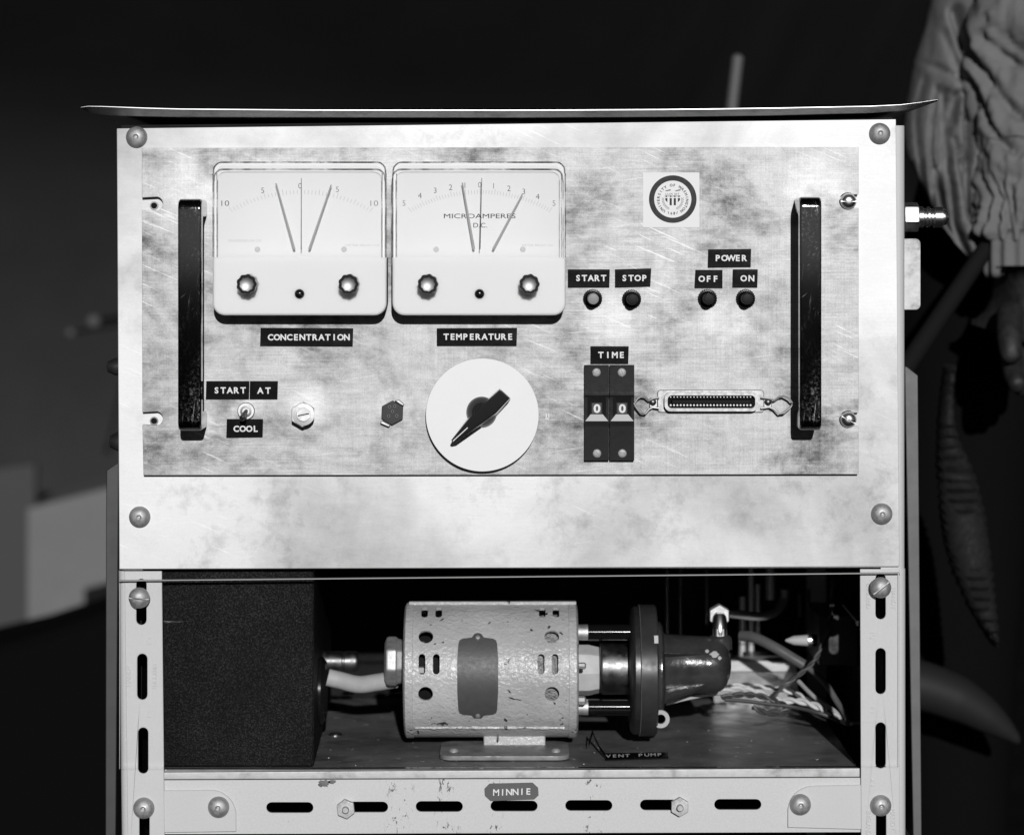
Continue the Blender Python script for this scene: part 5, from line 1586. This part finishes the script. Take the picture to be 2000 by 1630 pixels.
ff = [[i * n + j, i * n + (j + 1) % n, (i + 1) * n + (j + 1) % n, (i + 1) * n + j] for i in range(m_ - 1) for j in range(n)] + [list(range(n)), list(range(m_ * n - 1, (m_ - 1) * n - 1, -1))]
b.raw(vv, ff)
mk("woven_bag", b, M['bag'], smooth=80, label="dim narrow woven bag hanging pointed end down below the person's hand", cat="bag")

# ================================================================== person standing behind the right side
PD = 0.50
kp = K(PD)
def wp(px, py, dd=0.0): return W(px, py, PD + dd) if dd == 0 else Vector((W(px, py, PD).x, PD + dd, W(px, py, PD).z))
pc = wp(2150, 500)
person = thing("person", (pc.x, PD + 0.10, 0), "person in a pale crumpled jacket standing behind the right side of the rack", "person")
zc_ = lambda py: W(0, py, PD).z
def skin_mesh(name, verts, edges, radii, mat, sub=2):
    bm = bmesh.new()
    vs = [bm.verts.new(v) for v in verts]
    for a, e in edges: bm.edges.new((vs[a], vs[e]))
    me = bpy.data.meshes.new(name); bm.to_mesh(me); bm.free()
    o = bpy.data.objects.new(name, me); col.objects.link(o)
    m = o.modifiers.new("s", 'SKIN')
    for i, r_ in enumerate(radii):
        sv_ = me.skin_vertices[0].data[i]
        sv_.radius = (r_, r_) if not isinstance(r_, tuple) else r_
        sv_.use_root = (i == 0)
    m2 = o.modifiers.new("u", 'SUBSURF'); m2.levels = sub; m2.render_levels = sub
    bpy.context.view_layer.update()
    out = bpy.data.meshes.new_from_object(o.evaluated_get(bpy.context.evaluated_depsgraph_get()))
    bpy.data.objects.remove(o)
    out.materials.clear(); out.materials.append(mat)
    out.polygons.foreach_set("use_smooth", [True] * len(out.polygons))
    return out
px_, py_ = pc.x, PD + 0.12
bv = [(px_, py_, 0.92), (px_, py_, 1.08), (px_, py_, 1.26), (px_, py_, 1.42), (px_, py_ - 0.01, 1.50), (px_, py_ - 0.03, 1.60), (px_, py_ - 0.03, 1.68),
      (px_ - 0.10, py_, 0.86), (px_ - 0.11, py_ - 0.01, 0.50), (px_ - 0.11, py_, 0.10), (px_ - 0.115, py_ - 0.12, 0.04),
      (px_ + 0.10, py_, 0.86), (px_ + 0.11, py_ - 0.01, 0.50), (px_ + 0.11, py_, 0.10), (px_ + 0.115, py_ - 0.12, 0.04),
      (px_ + 0.19, py_, 1.40), (px_ + 0.24, py_, 1.12), (px_ + 0.24, py_ - 0.06, 0.86)]
be = [(0, 1), (1, 2), (2, 3), (3, 4), (4, 5), (5, 6), (0, 7), (7, 8), (8, 9), (9, 10), (0, 11), (11, 12), (12, 13), (13, 14), (3, 15), (15, 16), (16, 17)]
br = [(0.115, 0.08), (0.11, 0.08), (0.12, 0.09), (0.13, 0.08), 0.055, 0.085, 0.07, 0.085, 0.06, 0.045, 0.04, 0.085, 0.06, 0.045, 0.04, 0.06, 0.045, 0.035]
put("body", skin_mesh("body", bv, be, br, M['trousers']), person, (0, 0, 0))
# creases of the cloth: lines (in pixels at the person's depth) with a half width and a depth in metres
CREASES = [([(1803, 108), (1845, 133), (1885, 156)], 5, 0.010), ([(1805, 130), (1790, 190), (1782, 260), (1784, 330)], 6, 0.012), ([(1818, 150), (1803, 205), (1798, 300), (1803, 380)], 6, 0.014),
           ([(1838, 170), (1832, 220), (1818, 300), (1822, 400)], 6, 0.014), ([(1850, 180), (1849, 215), (1837, 290), (1834, 370), (1850, 450)], 8, 0.018), ([(1868, 185), (1852, 260), (1847, 330), (1862, 440), (1885, 500)], 7, 0.016),
           ([(1889, 170), (1872, 195), (1866, 240)], 6, 0.010), ([(1892, 190), (1888, 260), (1884, 330), (1890, 420)], 7, 0.016), ([(1864, 270), (1872, 330), (1892, 430)], 5, 0.010), ([(1826, 330), (1846, 430), (1872, 490)], 5, 0.012),
           ([(1852, 60), (1866, 100), (1878, 140)], 9, 0.012), ([(1835, 30), (1832, 70), (1826, 100)], 10, 0.010),
           ([(1888, 150), (1900, 185), (1925, 235), (1950, 272), (1975, 290)], 8, 0.020), ([(1872, 20), (1886, 90), (1905, 130), (1930, 160), (1955, 195), (1990, 226)], 11, 0.030),
           ([(1916, 72), (1950, 105), (1990, 128)], 8, 0.016), ([(1922, 36), (1975, 85), (2000, 100)], 7, 0.012), ([(1895, 165), (1908, 190), (1900, 210)], 5, 0.010), ([(1940, 150), (1960, 170), (1990, 180)], 5, 0.008),
           ([(1905, 335), (1925, 380), (1935, 432)], 6, 0.014), ([(1930, 340), (1948, 385), (1950, 430)], 5, 0.012), ([(1948, 350), (1962, 390), (1968, 435)], 5, 0.012), ([(1972, 360), (1978, 400), (1985, 440)], 5, 0.010),
           ([(1918, 300), (1940, 330), (1985, 345)], 7, 0.006), ([(1955, 290), (1965, 330), (1950, 350)], 6, 0.006)]
def crease(x, y):
    d_ = 0.0
    for pts, w_, A in CREASES:
        best = 1e9
        for (x0, y0), (x1, y1) in zip(pts, pts[1:]):
            ux, uy = x1 - x0, y1 - y0
            t = max(0.0, min(1.0, ((x - x0) * ux + (y - y0) * uy) / (ux * ux + uy * uy)))
            best = min(best, (x - x0 - ux * t) ** 2 + (y - y0 - uy * t) ** 2)
        if best < 9 * w_ * w_: d_ -= A * math.exp(-best / (w_ * w_))
    return d_
def to_px(v):
    k_ = K(v.y)
    return VX + (v.x - CX) / k_, VY - (v.z - CZ) / k_
from mathutils import noise as mn
def cloth(x, y):
    return 0.008 * mn.noise(Vector((x * 0.014, y * 0.010, 5.0))) + 0.0035 * mn.noise(Vector((x * 0.04, y * 0.03, 9.0))) + 0.0015 * mn.noise(Vector((x * 0.1, y * 0.08, 2.0)))
# jacket: gathered at the seam above, falling in pleats to a pointed tail at the left
def jacket():
    rows = [(-330, 1960, 2240), (-200, 1890, 2260), (-60, 1846, 2270), (40, 1828, 2270), (110, 1806, 2270), (180, 1794, 2270), (240, 1785, 2240), (280, 1783, 2120), (310, 1785, 1990), (350, 1800, 1925), (400, 1822, 1908), (440, 1842, 1908), (475, 1866, 1910), (507, 1895, 1907)]
    rr_ = []
    for (a, e) in zip(rows, rows[1:]):
        for i in range(12): rr_.append(tuple(a[j] + (e[j] - a[j]) * i / 12 for j in range(3)))
    rr_.append(rows[-1])
    n = 300
    b = B(); vv = []
    for (y, xl_, xr_) in rr_:
        kj = K(PD - 0.03)
        cx_, rx_ = (xl_ + xr_) / 2, (xr_ - xl_) / 2 * kj
        X, Z = W(cx_, y, PD - 0.03).x, W(cx_, y, PD - 0.03).z
        ry = min(0.15, rx_ * 0.8 + 0.012)
        for j in range(n):
            a = 2 * math.pi * j / n
            px_j = cx_ + rx_ / kj * math.cos(a)
            fold = (crease(px_j, y) + cloth(px_j, y)) if math.sin(a) < 0.2 else 0.0
            vv.append(Vector((X + rx_ * math.cos(a), PD - 0.05 + ry + (ry + fold) * math.sin(a), Z)))
    m_ = len(rr_)
    b.raw(vv, [[i * n + j, i * n + (j + 1) % n, (i + 1) * n + (j + 1) % n, (i + 1) * n + j] for i in range(m_ - 1) for j in range(n)] + [list(range(n)), list(range(m_ * n - 1, (m_ - 1) * n - 1, -1))])
    return b
mk("jacket", jacket(), M['jacket'], person, smooth=80)
# sleeve: hangs in front of the jacket from upper right, gathered into a cuff
def sleeve():
    path = [(2070, -260, 0.00, 120), (2045, -80, -0.01, 134), (2025, 60, -0.02, 142), (2012, 150, -0.02, 133), (2009, 250, -0.03, 126), (2006, 310, -0.035, 120), (1999, 360, -0.045, 102), (1993, 410, -0.055, 79), (1991, 445, -0.06, 67), (1991, 460, -0.06, 65)]
    pts = smooth([W(x, y, PD + d_) for x, y, d_, r_ in path], 14)
    rs = []
    for (a, e) in zip(path, path[1:]):
        for i in range(14): rs.append((a[3] + (e[3] - a[3]) * i / 14) * kp)
    rs.append(path[-1][3] * kp)
    b = B()
    n = 160
    vs, fs = b.tube(pts, rs, n)
    m_ = len(pts)
    for i in range(m_):
        f = min(1, (m_ - 1 - i) / 8)
        for j in range(n):
            v = vs[i * n + j]
            x, y = to_px(v.co)
            nrm = (v.co - pts[i]).normalized()
            w = crease(x, y) * 0.34 + cloth(x, y) * 1.2
            w += 0.003 * max(0, (y - 360) / 90) * math.sin(2 * math.pi * j / n * 17)
            v.co += nrm * w * f
    return b
mk("sleeve", sleeve(), M['jacket'], person, smooth=80)
b = B()
pcuff = [W(x, y, PD - 0.06) for x, y in ((1991, 448), (1991, 470), (1991, 500), (1991, 530), (1991, 545))]
vs, fs = b.tube(pcuff, [60 * kp, 65 * kp, 66 * kp, 66 * kp, 60 * kp], 72)
for i in range(5):
    for j in range(72):
        v = vs[i * 72 + j]; nrm = (v.co - pcuff[i]).normalized(); v.co += nrm * 0.002 * math.sin(j * 2 * math.pi / 72 * 14)
mk("cuff", b, M['jacket'], person, smooth=80)
# gloved hand hanging below the cuff
def hv(px, py, d_): return W(px, py, PD - 0.06) + Vector((0, d_, 0))
verts = [hv(1996, 585, 0.0), hv(1996, 520, 0), hv(1990, 640, 0.004), hv(1990, 665, 0.006)]
edges = [(0, 1), (0, 2), (2, 3)]
rad = [(0.020, 0.036), 0.024, (0.018, 0.040), (0.014, 0.036)]
hand = skin_mesh("glove", verts, edges, rad, M['glove'], 2)
gl = put("glove", hand, person, (0, 0, 0))
for k_, (x, L_, d_) in enumerate(((1964, 74, -0.030), (1980, 86, -0.012), (1997, 82, 0.008), (2012, 66, 0.026))):
    v = [hv(x + 3, 655, d_ * 0.5), hv(x, 690, d_ * 0.8 - 0.004), hv(x - 3, 690 + L_ * 0.5, d_ - 0.016), hv(x + 1, 690 + L_ * 0.82, d_ - 0.034)]
    put("finger", skin_mesh("finger", v, [(0, 1), (1, 2), (2, 3)], [0.010, 0.0098, 0.009, 0.0078], M['glove'], 2), gl, (0, 0, 0))
v = [hv(1968, 600, -0.022), hv(1954, 640, -0.044), hv(1950, 678, -0.056), hv(1956, 706, -0.058)]
put("thumb", skin_mesh("thumb", v, [(0, 1), (1, 2), (2, 3)], [0.013, 0.0115, 0.010, 0.0085], M['glove'], 2), gl, (0, 0, 0))
